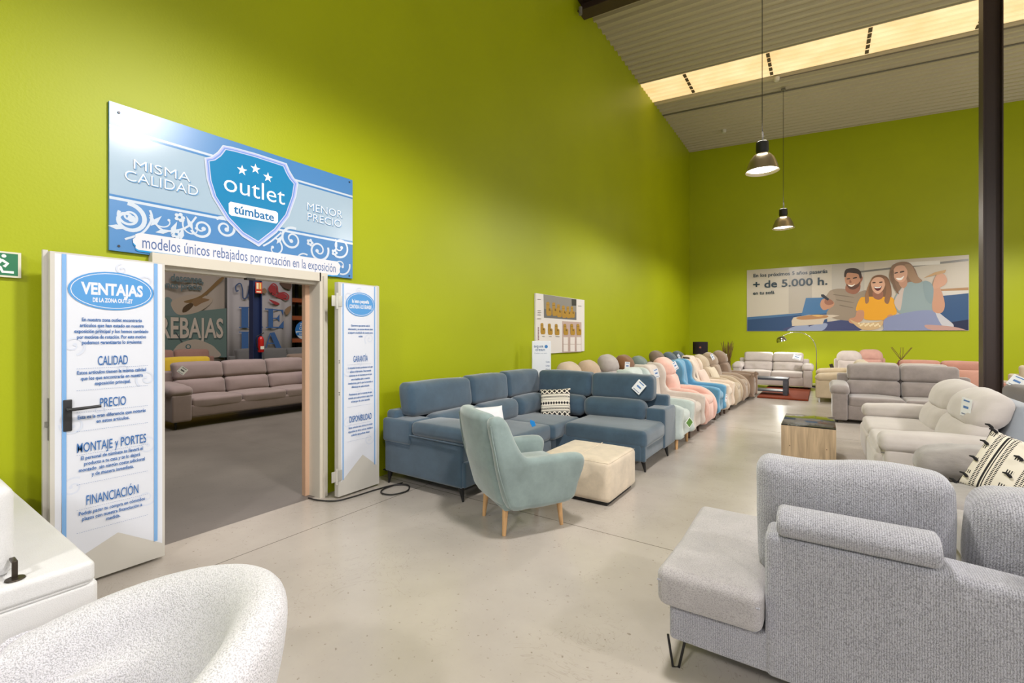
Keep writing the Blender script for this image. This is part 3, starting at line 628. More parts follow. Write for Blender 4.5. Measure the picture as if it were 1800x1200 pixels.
# ================================================================== PENDANT LAMPS
def pendant(x, y, label):
    t = thing('pendant_lamp', label, 'lamp', (x, y, 4.62), group='high-bay pendant lamps')
    zc = roofz(x) - 4.62
    g = G(); g.lathe([(.0, .20), (.075, .2), (.095, .185), (.1, .05), (.085, .0), (.07, -.01)], 24); obj('driver_housing', g, plain((26, 25, 26), .45), t)
    g = G(); pr = [(.075, .0), (.13, -.03), (.18, -.09), (.215, -.17), (.245, -.27), (.262, -.31)]
    g.lathe(pr + [(r_ - .006, z) for r_, z in reversed(pr)], 40); rf_ = obj('reflector', g, plain((176, 164, 140), .28, .85), t)
    g = G(); g.lathe([(0, -.262), (.235, -.262)], 32); sub(obj('lens_disc', g, plain((255, 250, 238), .4, emit=9), t), rf_)
    g = G(); g.tube([(0, 0, .2), (0, 0, zc)], .006, 6); g.tube([(0, 0, .2), (.02, .01, .3), (.0, .0, .42)], .008, 6); obj('cord', g, plain((36, 34, 32), .5), t)
    g = G(); g.box((-.05, -.05, zc - .04), (.05, .05, zc - .0)); obj('ceiling_hook', g, plain((120, 115, 100), .5), t, False)
    return t
names = {(-.85, 8.85): 'nearer and larger looking of the two lit pendant lamps', (-.85, 13.9): 'farther lit pendant lamp, hanging near the end wall'}
for x, y in LAMPS:
    if (x, y) in names: pendant(x, y, names[(x, y)])
# ================================================================== FURNITURE KIT  (local frame: front towards -y)
METB = plain((30, 29, 30), .4, .3, 'black_metal')
OAK = wood((206, 162, 112), 'light_oak')
def hairpin(parent, x, y, h, mat=METB, lean=.05):
    g = G().tube([(x - .035, y, h), (x, y, .006), (x + .035, y + lean, h)], .006, 8); g.box((x - .05, y - .01, h - .006), (x + .05, y + lean + .01, h)); obj('leg', g, mat, parent)
def peg(parent, x, y, h, mat=METB, r0=.022, r1=.014, dx=0, dy=0):
    obj('leg', G().tube([(x, y, h), (x + dx, y + dy, 0)], [r0, r1], 12), mat, parent)
def slant(h, dy):                                            # lean backwards with height
    return lambda x, y, z: (x, y + dy * (z / h), z)
def price_tag(loc, rz, label, tilt=(0, 0, 0), size=(.10, .14), header=(90, 130, 190), lines=(120, 130, 160)):
    t = thing('price_tag', label, 'price tag', loc, rz, 'hanging price tags'); t.rotation_euler = (R(tilt[0]), R(tilt[1]), R(rz))
    w_, h_ = size; cd_ = obj('card', G().box((-w_ / 2, .0, -h_ / 2), (w_ / 2, .002, h_ / 2)), plain((236, 238, 242), .5), t, False)
    A = Art((0, -.0006, 0), (1, 0, 0), (0, 0, 1), (0, -1, 0)); A.O = Vector(loc) + A.O
    A.rect(-w_ * .3, h_ * .32, w_ * .3, h_ * .40, header); A.rect(-w_ * .36, -h_ * .4, w_ * .36, -h_ * .34, lines); A.text('Lotti', 0, -h_ * .05, w_ * .5, h_ * .14, header, .01) if False else A.rect(-w_ * .25, -.01, w_ * .25, .012, header)
    sub(A.build('printed_lines', t), cd_); return t
def sofa(name, label, cat, loc, rz, W, D, mat, seats=2, aw=.22, ah=.60, sh=.45, bh=.95, sd=None, arm='pillow', head=True, leg=.06, mat2=None, tuft=False, backlean=.16, group=None, legmat=METB, headmat=None):
    t = thing(name, label, cat, loc, rz, group); mat2 = mat2 or mat; headmat = headmat or mat2
    iw = W - 2 * aw; y0, y1 = -D / 2, D / 2
    obj('base', G().rbox((0, .02, (leg + sh - .17) / 2 + leg / 2), (iw + .02, D - .06, sh - .17 - leg + .02), .025, n=2), mat, t)
    obj('back_frame', G().rbox((0, y1 - .09, (leg + bh - .2) / 2 + .03), (W - aw * .8, .16, bh - .26), .04, n=2), mat, t)
    for s in (-1, 1):
        if aw <= 0: break
        cx = s * (W / 2 - aw / 2)
        if arm == 'block': obj('arm', G().rbox((cx, 0, (leg + ah) / 2), (aw, D, ah - leg), .035, (.004, 0, .008), n=4), mat, t)
        else:
            obj('arm', G().rbox((cx, .0, (leg + ah - .1) / 2), (aw - .02, D - .02, ah - .1 - leg), .03, n=3), mat, t)
            obj('arm_cushion', G().rbox((cx, -.06, ah - .04), (aw + .05, D - .16, .17), .08, (.0, .02, .025), n=8, wr=.006, wf=7, seed=s + loc[0], fn=lambda x, y, z: (x, y, z + .05 * (y / D) - .02 * max(0, -y - D * .3))), mat2, t)
    for i in range(seats):
        cx = -iw / 2 + iw * (i + .5) / seats; cw = iw / seats
        obj('seat_cushion', G().rbox((cx, -.06, sh - .085), (cw - .008, D - .22, .18), .045, (.0, .01, .022), n=7, wr=.004, seed=i), mat2, t)
        z0 = sh - .02; hh = (bh - sh) * (.52 if head else .95)
        f = lambda x, y, z, H_=bh - sh: (x, y + backlean * ((z - 0) / H_), z)
        def tuf(x, y, z):
            d = 0
            if tuft:
                for tx_ in (-cw * .22, cw * .22): d += .035 * math.exp(-((x - tx_) ** 2 + z ** 2) / .004)
            return (x, y + d + backlean * z / (bh - sh), z)
        obj('back_cushion', G().rbox((cx, y1 - .27, z0 + hh / 2), (cw - .01, .20, hh), .07, (.0, .045, .01), n=9, wr=.006, seed=i * 3 + 1, fn=tuf), mat2, t)
        if head: obj('headrest', G().rbox((cx, y1 - .17, z0 + hh + (bh - z0 - hh) / 2), (cw - .012, .19, bh - z0 - hh), .06, (.0, .03, .012), n=8, wr=.006, seed=i * 5 + 2, fn=f), headmat, t)
    for sx in (-1, 1):
        for sy in (-1, 1): peg(t, sx * (W / 2 - .08), sy * (D / 2 - .08), leg + .03, legmat)
    return t

# ------------------------------------------------------------------ FOREGROUND: white bench block on the left
wht = fabric((214, 213, 214), 'white_weave', var=.03, weave=300, bump=.3, speck=.06)
t = thing('chaise_sofa', 'white upholstered chaise end in the near left corner', 'sofa', (-3.1, .1, 0))
obj('base', G().rbox((-3.145, -.2, .32), (1.49, 1.59, .50), .02, n=3), wht, t, True, True)
obj('seat_cushion', G().rbox((-3.16, -.2, .61), (1.53, 1.57, .085), .02, (0, 0, .006), n=6), wht, t, True, True)
obj('piping', G().tube([(-3.9, .575, .57), (-2.41, .575, .57), (-2.405, .56, .57), (-2.405, -.8, .57)], .006, 6), wht, t, True, True)
obj('backrest', G().rbox((-2.97, .285, .82), (.95, .19, .33), .035, (0, .01, .01), n=6), wht, t, True, True)
g = G(); g.lathe([(.0, .004), (.026, .004), (.028, 0)], 20, c=(-2.445, .372, .655)); g.rbox((-2.45, .372, .688), (.010, .016, .065), .003, n=1); g.rbox((-2.472, .372, .716), (.05, .016, .010), .003, n=1)
hb_ = obj('headrest_bracket', g, plain((70, 62, 54), .35, .7), t, True, True)
for x in (-3.8, -2.5):
    for y in (-.9, .5): obj('leg', G().tube([(x, y, .08), (x, y, 0)], .02, 10), METB, t, True, True)

# ------------------------------------------------------------------ FOREGROUND: boucle tub chair
bou = fabric((222, 220, 226), 'boucle', var=.02, weave=230, bump=1, speck=.34, sheen=.2)
t = thing('tub_chair', 'rounded white boucle tub chair in the foreground', 'armchair', (-1.70, .26, 0))
A0 = R(52)
def rimz(a):
    d = abs((a - A0 + PI) % (2 * PI) - PI); return .765 - .27 * min(1, (d / R(125))) ** 1.5
def tub(u, v):
    a = A0 - R(128) + R(256) * u; zt = rimz(a); t_ = v
    # section from bottom outer up over the rolled rim and down the inside
    sec = [(.33, .13), (.40, .22), (.47, .36), (.515, .52), (.535, zt - .10), (.53, zt - .03), (.50, zt), (.455, zt - .005), (.415, zt - .05), (.375, zt - .16), (.33, .42), (.30, .34), (.26, .30)]
    k = t_ * (len(sec) - 1); i = min(int(k), len(sec) - 2); f = k - i
    p = [sec[max(i - 1, 0)], sec[i], sec[i + 1], sec[min(i + 2, len(sec) - 1)]]
    r_, z = [.5 * (2 * p[1][j] + (p[2][j] - p[0][j]) * f + (2 * p[0][j] - 5 * p[1][j] + 4 * p[2][j] - p[3][j]) * f * f + (-p[0][j] + 3 * p[1][j] - 3 * p[2][j] + p[3][j]) * f ** 3) for j in (0, 1)]
    e = min(u, 1 - u) / .04
    if e < 1: s_ = math.sqrt(max(0, 1 - (1 - e) ** 2)); rc, zc_ = .42, z; r_ = rc + (r_ - rc) * s_; z = .13 + (z - .13) * (.86 + .14 * s_)
    r_ *= 1.16
    return (r_ * math.cos(a), r_ * math.sin(a), z)
obj('shell', G().grid(tub, 72, 40), bou, t)
obj('seat_cushion', G().lathe([(0, .42), (.2, .425), (.30, .415), (.345, .385), (.35, .34), (.33, .28), (0, .26)], 40), bou, t)
obj('base', G().lathe([(0, .14), (.30, .14), (.33, .16), (.33, .28), (0, .28)], 32), bou, t)
g = G(); g.lathe([(0, .0), (.26, .0), (.265, .012), (.04, .03), (.035, .14), (0, .14)], 32); obj('swivel_foot', g, METB, t)

# ------------------------------------------------------------------ FOREGROUND: big grey chenille sofa
che = fabric((176, 175, 184), 'chenille', var=.06, scale=9, weave=230, bump=1, speck=.42, rib=42, sheen=.5)
che2 = fabric((168, 163, 164), 'chenille_seat', var=.10, scale=9, weave=220, bump=.5, speck=.26, sheen=.4)
t = thing('corner_sofa', 'big light grey chenille sofa seen from behind in the foreground', 'sofa', (.8, 2.6, 0))
def W_(name, g, m, lab=None): return obj(name, g, m, t, True, True, lab)
W_('base', G().rbox((.95, 2.585, .225), (3.08, .83, .17), .02, n=3), che)
W_('back_panel', G().rbox((1.15, 2.25, .43), (2.7, .18, .595), .03, (0, .004, .004), n=6, fn=lambda x, y, z: (x, y, z - (.03 if x > -.86 and z > .1 else 0) * min(1, max(0, (x + .86) / .05)))), che)
W_('seat_cushion', G().rbox((-.415, 2.57, .385), (.43, .94, .17), .04, (0, .004, .012), n=6, wr=.003, fn=lambda x, y, z: (x, y, z + .02 * min(1, abs(y) / .4))), che2)
for cx, w_ in ((.13, .64), (.80, .68), (1.49, .68), (2.15, .62)): W_('seat_cushion', G().rbox((cx, 2.70, .385), (w_, .68, .17), .04, (0, .01, .015), n=5, wr=.003), che2)
def lean(x, y, z): return (x, y - .12 * z, z)
W_('back_cushion', G().rbox((.085, 2.47, .72), (.67, .19, .54), .06, (.01, .05, .012), n=11, wr=.010, wf=5, seed=2, fn=lambda x, y, z: (x, y - .10 * z, z + .012 * math.sin(x * 9))), che)
W_('back_cushion', G().rbox((.80, 2.49, .71), (.66, .24, .50), .085, (.01, .05, .03), n=11, wr=.018, wf=5, seed=5, fn=lambda x, y, z: (x, y - .1 * z, z)), che)
W_('back_cushion', G().rbox((1.48, 2.49, .71), (.66, .24, .50), .08, (.01, .05, .03), n=9, wr=.014, wf=5, seed=8, fn=lean), che)
W_('headrest_roll', G().slab([(2.20 + .085 * math.cos(q_ * PI / 12), .782 + .060 * math.sin(q_ * PI / 12)) for q_ in range(24)], -.155, .345, .022, k=4), che)
W_('headrest_roll', G().slab([(2.20 + .085 * math.cos(q_ * PI / 12), .755 + .065 * math.sin(q_ * PI / 12)) for q_ in range(24)], .60, 1.12, .022, k=4), che)
for x, y in ((-.565, 2.19), (-.565, 2.93), (2.3, 2.2)):
    g = G().tube([(x - .035, y, .145), (x - .012, y, .004), (x + .012, y + .01, .004), (x + .04, y + .02, .145)], .006, 8); W_('leg', g, METB)
W_('piping', G().tube([(-.625, 2.105, .435), (-.21, 2.105, .435)], .004, 6), che)

# ------------------------------------------------------------------ grey sofa with the striped pillow
gvel = fabric((150, 144, 142), 'grey_velvet', var=.16, scale=7, weave=300, bump=.3, stretch=(1, 1, 3))
t = thing('recliner_sofa', 'warm grey velvet sofa holding the striped pillow, beyond the chenille sofa', 'sofa', (1.2, 4.15, 0))
def W2(name, g, m): return obj(name, g, m, t, True, True)
W2('base', G().rbox((1.25, 4.15, .20), (1.15, 1.9, .28), .03, n=3), gvel)
W2('arm', G().rbox((1.22, 4.98, .29), (1.16, .24, .5), .05, n=4), gvel)
W2('arm_cushion', G().rbox((1.18, 4.93, .56), (1.12, .40, .22), .10, (.01, .02, .02), n=9, wr=.012, wf=6, fn=lambda x, y, z: (x, y, z - .05 * max(0, (-x - .3)) / .25 + (.0))), gvel)
for y in (4.28, 3.60): W2('seat_cushion', G().rbox((1.05, y - .06, .40), (.86, .66, .17), .05, (.0, .0, .02), n=6, wr=.005), gvel)
W2('back_cushion', G().rbox((1.66, 4.15, .70), (.26, 1.4, .5), .09, (.03, 0, .01), n=7, wr=.01, fn=lambda x, y, z: (x + .12 * z, y, z)), gvel)
W2('headrest_flap', G().rbox((1.70, 4.75, .60), (.22, .35, .3), .07, (.02, 0, .01), n=6, wr=.01), gvel)

def pillow(name, label, loc, rot, size, th, art=None, mat=None, tassels=None):
    t = thing(name, label, 'cushion', loc); t.rotation_euler = tuple(R(a) for a in rot); h = size / 2
    def surf(sgn):
        def f(u, v):
            x, y = (2 * u - 1), (2 * v - 1); b = max(0, (1 - x ** 2)) ** .5 * max(0, (1 - y ** 2)) ** .5
            pin = 1 - .05 * (1 - abs(x) ** 3) * abs(y) ** 3; pin2 = 1 - .05 * (1 - abs(y) ** 3) * abs(x) ** 3
            return (x * h * pin2, sgn * th / 2 * b ** .75, y * h * pin)
        return f
    g = G().grid(surf(-1), 24, 24); g.grid(surf(1), 24, 24); o = obj('cover', g, mat, t)
    return t
def pattern_mat(name, body):
    m, nt, b = newmat(name); L = nt.links.new; tc = N(nt, 'ShaderNodeTexCoord'); sep = N(nt, 'ShaderNodeSeparateXYZ'); L(tc.outputs['Object'], sep.inputs[0])
    def M(op, a, b_=None, c=None):
        n = N(nt, 'ShaderNodeMath', operation=op)
        for i, v in enumerate((a, b_, c)):
            if v is None: continue
            if isinstance(v, (int, float)): n.inputs[i].default_value = v
            else: L(v, n.inputs[i])
        return n.outputs[0]
    fac = body(M, sep.outputs['X'], sep.outputs['Z'])
    mx = N(nt, 'ShaderNodeMix', data_type='RGBA'); L(fac, mx.inputs[0]); mx.inputs[6].default_value = s2l((228, 220, 206)) + (1,); mx.inputs[7].default_value = s2l((32, 28, 30)) + (1,)
    L(mx.outputs[2], b.inputs['Base Color']); b.inputs['Roughness'].default_value = .9; return m
def band(M, c, a, w_): return M('LESS_THAN', M('ABSOLUTE', M('SUBTRACT', c, a)), w_)
def AND(M, a, b): return M('MULTIPLY', a, b)
def OR(M, *a):
    r = a[0]
    for x in a[1:]: r = M('MAXIMUM', r, x)
    return r
def aztec(M, x, z):
    tri = lambda p, o=0: M('PINGPONG', M('ADD', x, 10 + o), p)               # 0..p
    r = []
    r.append(AND(M, band(M, z, 0, .022), M('LESS_THAN', M('ABSOLUTE', z), M('MULTIPLY', tri(.018), 1.2))))     # diamonds in the middle
    for zz in (.085, -.075):                                                 # rows of rings
        d = M('SQRT', M('ADD', M('POWER', M('SUBTRACT', tri(.022), .011), 2), M('POWER', M('SUBTRACT', z, zz), 2))); r.append(band(M, d, .0095, .0028))
    for zz, s in ((.165, 1), (-.15, 1)):
        inb = band(M, z, zz, .034); edge = M('SUBTRACT', .034, M('ABSOLUTE', M('SUBTRACT', z, zz))); zig = M('ABSOLUTE', M('SUBTRACT', tri(.034), edge))
        r.append(AND(M, inb, M('GREATER_THAN', zig, .009)))
    r += [band(M, z, .125, .003), band(M, z, -.108, .003), band(M, z, .05, .002), band(M, z, -.04, .002), band(M, z, -.198, .006), band(M, z, .21, .004)]
    return OR(M, *r)
def stripy(M, x, z):
    r = []
    for a, w_ in ((-.10, .006), (-.085, .003), (.125, .02)): r.append(band(M, x, a, w_))
    dash = M('LESS_THAN', M('PINGPONG', M('ADD', z, 10), .006), .0035)
    for a in (-.145, -.128, -.065, -.048, .065, .083, .1): r.append(AND(M, band(M, x, a, .0065), dash))
    dots = M('LESS_THAN', M('PINGPONG', M('ADD', z, 10.02), .05), .012)
    for a in (-.185, .01): r.append(AND(M, band(M, x, a, .02), AND(M, dots, M('LESS_THAN', M('PINGPONG', M('ADD', x, 10), .006), .003))))
    r.append(M('GREATER_THAN', x, .175)); r.append(AND(M, band(M, x, -.225, .02), M('GREATER_THAN', z, -.3)))
    return OR(M, *r)
t = pillow('striped_pillow', 'cream pillow with black stripes and tufts on the warm grey sofa', (1.06, 4.42, .63), (-24, 15, -38), .44, .15, mat=pattern_mat('striped_weave', stripy))
tf = plain((24, 22, 24), .9)
for i, (x, z) in enumerate(((-.19, -.15), (-.19, -.02), (-.19, .11), (-.19, .21), (.01, -.17), (.01, -.04), (.01, .09), (.01, .20), (-.235, -.22), (-.235, .235), (.08, .235))):
    b_ = (max(0, 1 - (x / .24) ** 2) * max(0, 1 - (z / .24) ** 2)) ** .375
    y = -.085 * b_ - .006; g = G().tube([(x - .022, y, z), (x, y - .008, z + .003), (x + .018, y - .004, z - .006), (x + .026, y + .002, z - .012)], [.005, .008, .010, .008], 8); obj('tassel', g, tf, t)

# ------------------------------------------------------------------ white recliner sofa
wv = fabric((194, 186, 182), 'cream_velvet', var=.05, scale=6, weave=300, bump=.2)
t = thing('recliner_sofa', 'cream white reclining sofa with tall split back cushions and a price tag', 'sofa', (1.0, 6.6, 0))
def W3(name, g, m=wv): return obj(name, g, m, t, True, True)
W3('base', G().rbox((.98, 6.58, .2), (1.0, 2.3, .3), .04, n=3))
for y, hh in ((5.50, 0), (7.68, 0)):
    W3('arm', G().rbox((.98, y, .28), (1.02, .22, .46), .04, n=4))
    W3('arm_cushion', G().rbox((.86, y + (.02 if y < 6 else -.05), .565), (.86, .30, .16), .065, (.0, .01, .02), n=8, wr=.006, fn=lambda x, yy, z: (x, yy, z + .03 * x)))
W3('piping', G().tube([(.445, 5.42, .46), (1.4, 5.385, .46)], .006, 6), plain((120, 116, 110), .8))
for y in (6.08, 7.08):
    W3('seat_cushion', G().rbox((.80, y, .40), (.74, .98, .19), .06, (.01, .0, .025), n=7, wr=.005))
    W3('footrest', G().rbox((.47, y, .26), (.12, .98, .32), .05, (.01, 0, 0), n=5, wr=.003))
    f = lambda x, yy, z: (x + .30 * z, yy, z)
    W3('back_cushion', G().rbox((1.14, y + .08, .60), (.24, .92, .30), .09, (.05, .02, .03), n=10, wr=.010, wf=5, seed=y, fn=f))
    W3('headrest', G().rbox((1.24, y + .08, .84), (.26, .91, .32), .11, (.05, .02, .03), n=10, wr=.010, wf=5, seed=y + 2, fn=f))
W3('back_shell', G().rbox((1.40, 6.66, .56), (.18, 1.86, .74), .08, n=6, fn=lambda x, yy, z: (x + .22 * z, yy, z)), fabric((150, 156, 166), 'grey_blue_back', var=.05))
price_tag((1.085, 5.80, .88), -62, 'white price tag hanging on the cream reclining sofa', (0, 8, 0), (.105, .17))

# ------------------------------------------------------------------ wood cube table
t = thing('side_table', 'light wood block table with a black glass top in the aisle', 'table', (-.14, 6.95, 0))
lw = wood((190, 165, 134), 'light_wood_board', .7, 'Z')
g = G()
for a, b_ in (((-.42, 6.50, .0), (.13, 6.525, .44)), ((-.42, 7.375, 0), (.13, 7.40, .44)), ((-.42, 6.525, 0), (-.395, 7.375, .44)), ((.105, 6.525, 0), (.13, 7.375, .44))): g.box(a, b_)
obj('body', g, lw, t, False, True)
obj('glass_top', G().rbox((-.145, 6.95, .446), (.55, .90, .014), .003, n=1), plain((22, 26, 22), .08), t, True, True)
for x in (-.33, .04): obj('screw_cap', G().tube([(x, 6.499, .2), (x, 6.5, .2)], .006, 8), plain((90, 70, 50), .6), t, True, True)

# ------------------------------------------------------------------ green armchair
gr = fabric((124, 140, 138), 'sage_velvet', var=.20, scale=4, weave=350, bump=.15, sheen=.5)
t = thing('armchair', 'sage green armchair on oak legs, seen from behind', 'armchair', (-2.08, 3.22, 0), 148.6)
def V(name, g, m=gr): return obj(name, g, m, t)
side = smoothpts([(.27, .25), (.36, .50), (.40, .70), (.43, .90), (.36, .94), (.29, .90), (.22, .74), (.15, .635), (.05, .615), (-.28, .615), (-.37, .58), (-.375, .50), (-.33, .38), (-.28, .25), (-.1, .225), (.1, .225)], 4)
for s in (-1, 1):
    a, b_ = (.26, .37) if s > 0 else (-.37, -.26)
    V('arm', G().slab(side, a, b_, .045, k=4, fn=lambda x, y, z, s=s: (x + s * .03 * max(0, (z - .25)) / .4 - (s * .05 * max(0, z - .65) / .3), y, z)))
V('backrest', G().rbox((0, .33, .60), (.60, .13, .70), .05, (0, .03, .02), n=9, fn=lambda x, y, z: (x * (1 - .12 * (z + .35) / .7), y + .18 * z / .7 - .06 * (x / .3) ** 2 * (1 if z > .0 else .4) + .03, z)))
V('seat_cushion', G().rbox((0, -.06, .41), (.54, .60, .16), .05, (0, .01, .02), n=7))
V('base', G().rbox((0, .0, .27), (.60, .58, .12), .03, n=3))
for sx in (-1, 1):
    for sy in (-1, 1): peg(t, sx * .20, sy * .235, .24, OAK, .026, .015, sx * .015, sy * .02)
seam = smoothpts([(.275, .26), (.365, .50), (.41, .70), (.438, .88)], 5, False)
for s in (-1, 1): V('piping', G().tube([(s * (.355 + .03 * (z - .25) / .4 - .05 * max(0, z - .65) / .3), y - .01, z) for y, z in seam], .005, 6))
tg = thing('hang_tag', 'small blue swing tag hanging on the sage green armchair', 'price tag', (-2.02, 3.29, .80), 20); tg.scale = (.6, 1, .6)
obj('card', G().add([(-.03, 0, .05), (.03, 0, .03), (.05, 0, -.03), (0, 0, -.05), (-.03, 0, 0), (-.03, .003, .05), (.03, .003, .03), (.05, .003, -.03), (0, .003, -.05), (-.03, .003, 0)], [(0, 1, 2, 3, 4), (9, 8, 7, 6, 5), (0, 5, 6, 1), (1, 6, 7, 2), (2, 7, 8, 3), (3, 8, 9, 4), (4, 9, 5, 0)]), plain((30, 130, 205), .4), tg, False)

# ------------------------------------------------------------------ cream pouf
pf = fabric((206, 190, 168), 'cream_suede', var=.16, scale=5, weave=200, bump=.1, rough=.7)
t = thing('pouf', 'square cream suede pouf in front of the blue corner sofa', 'pouf', (-1.92, 4.22, 0))
obj('body', G().rbox((-1.92, 4.22, .215), (.70, .70, .37), .045, (.006, .006, .008), n=6, wr=.002), pf, t, True, True)
g = G(); g.tube([(-1.92, 3.865, .04), (-1.92, 3.866, .38), (-1.92, 3.90, .406), (-1.92, 4.54, .408)], .004, 6); g.tube([(-2.25, 3.882, .389), (-1.59, 3.882, .389)], .0022, 6); g.tube([(-1.582, 3.89, .389), (-1.582, 4.55, .389)], .0022, 6)
obj('seam', g, pf, t, True, True)
obj('plinth', G().box((-2.23, 3.91, 0), (-1.61, 4.53, .04)), plain((30, 28, 28), .7), t, False, True)

# ------------------------------------------------------------------ BLUE CORNER SOFA
bl = fabric((58, 80, 98), 'blue_suede', var=.2, scale=4, weave=320, bump=.15, sheen=.45)
t = thing('corner_sofa', 'large denim blue corner sofa along the green wall', 'sofa', (-2.9, 4.6, 0))
def B(name, g, m=bl): return obj(name, g, m, t, True, True)
B('base', G().rbox((-3.27, 4.25, .22), (1.06, 1.95, .20), .025, n=3)); B('base', G().rbox((-2.75, 5.57, .22), (2.15, 1.08, .20), .025, n=3))
# near end arm
B('arm', G().rbox((-3.27, 3.33, .335), (1.06, .20, .43), .03, (0, .006, 0), n=5))
B('arm_block', G().rbox((-3.60, 3.36, .56), (.42, .30, .24), .03, (.003, .006, .008), n=5))
B('arm_cushion', G().rbox((-3.03, 3.42, .61), (.72, .42, .13), .045, (.01, .012, .02), n=8, wr=.004))
B('piping', G().tube([(-3.40, 3.205, .545), (-2.70, 3.205, .535)], .007, 6))
B('seam', G().tube([(-3.78, 3.225, .43), (-3.41, 3.222, .42), (-3.40, 3.205, .50)], .004, 6))
# seats
B('seat_cushion', G().rbox((-3.12, 4.21, .37), (.86, 1.26, .19), .055, (.008, .008, .018), n=8, wr=.004))
B('seat_cushion', G().rbox((-3.10, 5.16, .37), (.92, .74, .18), .05, (.008, .008, .016), n=8, wr=.004, fn=lambda x, y, z: (x, y, z)))
B('seat_cushion', G().rbox((-2.13, 5.46, .365), (1.02, .86, .20), .055, (.01, .008, .018), n=8, wr=.004))
B('front_panel', G().rbox((-2.735, 4.05, .25), (.05, 1.62, .24), .02, n=3)); B('front_panel', G().rbox((-2.13, 5.07, .24), (1.0, .05, .24), .02, n=3)); B('front_panel', G().rbox((-1.655, 5.46, .24), (.05, .80, .2), .02, n=3))
B('arm', G().rbox((-1.73, 5.99, .375), (.24, .50, .49), .03, (.004, .004, .006), n=5))
# wall side backs
yy = [3.50, 4.33, 5.10, 5.80]
B('back_frame', G().rbox((-3.72, 4.7, .45), (.16, 2.9, .62), .04, n=3)); B('back_frame', G().rbox((-2.7, 6.1, .45), (2.1, .14, .62), .04, n=3))
for i in range(3):
    a, b_ = yy[i], yy[i + 1]; c_ = (a + b_) / 2; lenb = b_ - a
    B('back_cushion', G().rbox((-3.43, c_, .565), (.24, lenb - .01, .27), .09, (.03, .01, .012), n=8, wr=.006, seed=i))
for i, (a, b_) in enumerate(((3.33, 4.32), (4.33, 5.09), (5.10, 5.93))):
    B('headrest', G().rbox((-3.60, (a + b_) / 2, .86), (.21, b_ - a, .34), .06, (.02, .01, .012), n=9, wr=.008, seed=i + 4, fn=lambda x, y, z: (x - .10 * z, y, z - .015 * y)))
for i, (a, b_) in enumerate(((-3.35, -2.70), (-2.69, -1.86))):
    B('back_cushion', G().rbox(((a + b_) / 2, 5.80, .565), (b_ - a, .24, .27), .09, (.01, .03, .012), n=8, wr=.006, seed=i + 8))
for i, (a, b_) in enumerate(((-3.50, -2.66), (-2.65, -1.80))):
    B('headrest', G().rbox(((a + b_) / 2, 5.95, .85), (b_ - a, .21, .33), .06, (.01, .02, .012), n=9, wr=.008, seed=i + 11, fn=lambda x, y, z: (x, y + .10 * z, z)))
for x, y in ((-3.74, 3.26), (-2.78, 3.27), (-1.68, 5.12), (-1.66, 5.95), (-2.8, 4.8)):
    g = G().tube([(x, y, .13), (x + (.03 if x > -3 else -.01), y - .01, 0)], [.03, .010], 8); g.rbox((x - .03, y + .02, .125), (.12, .08, .012), .003, n=1); B('leg', g, METB)
price_tag((-1.955, 5.80, .87), -8, 'white diamond-hung price tag on the blue sofa headrest', (-8, 38, 0), (.13, .155))
pillow('aztec_pillow', 'black and white patterned pillow in the blue sofa corner', (-3.02, 5.52, .60), (-20, -4, 20), .42, .13, mat=pattern_mat('aztec_print', aztec))
t = pillow('white_pillow', 'small white pillow mostly hidden behind the sage armchair', (-2.98, 3.98, .60), (-20, 0, 60), .34, .14, mat=fabric((222, 222, 226), 'white_cotton', var=.05))

# ------------------------------------------------------------------ FRONT ROW OF ARMCHAIRS
def wing_chair(label, loc, col, rz=90, W=.74, D=.86, H=1.06, legs='oak', skirt=.15, split=False, group='armchairs in the row facing the aisle', name='wing_chair'):
    t = thing(name, label, 'armchair', loc, rz, group); m = fabric(col, 'chair_velvet', var=.09, scale=5, weave=300, bump=.15)
    x = D / 2
    sd = smoothpts([(x - .06, skirt), (x - .02, .45), (x + .04, .8), (x + .06, H - .03), (x, H), (x - .16, H - .02), (x - .24, H - .16), (x - .235, H - .34), (x - .27, .66), (x - .34, .615), (-x + .16, .60), (-x + .03, .575), (-x, .52), (-x + .015, .3), (-x + .03, skirt), (0, skirt - .02)], 4)
    for s in (-1, 1): a, b_ = (W / 2 - .125, W / 2) if s > 0 else (-W / 2, -W / 2 + .125); obj('arm', G().slab(sd, a, b_, .035, k=4), m, t)
    obj('backrest', G().rbox((0, x - .08, .70), (W - .2, .16, .68), .06, (0, .04, .02), n=7, wr=.004, fn=lambda a, b, c: (a, b + .12 * c, c)), m, t)
    obj('seat_cushion', G().rbox((0, -.07, .40), (W - .24, D - .22, .17), .06, (0, .02, .02), n=6, wr=.003), m, t)
    obj('base', G().rbox((0, .0, (skirt + .33) / 2), (W - .22, D - .10, .33 - skirt), .02, n=3), m, t)
    lm = OAK if legs == 'oak' else plain((70, 48, 36), .5)
    for sx in (-1, 1):
        for sy in (-1, 1): peg(t, sx * (W / 2 - .09), sy * (D / 2 - .1), skirt + .02, lm, .026 if legs == 'oak' else .022, .018, 0, 0)
    return t
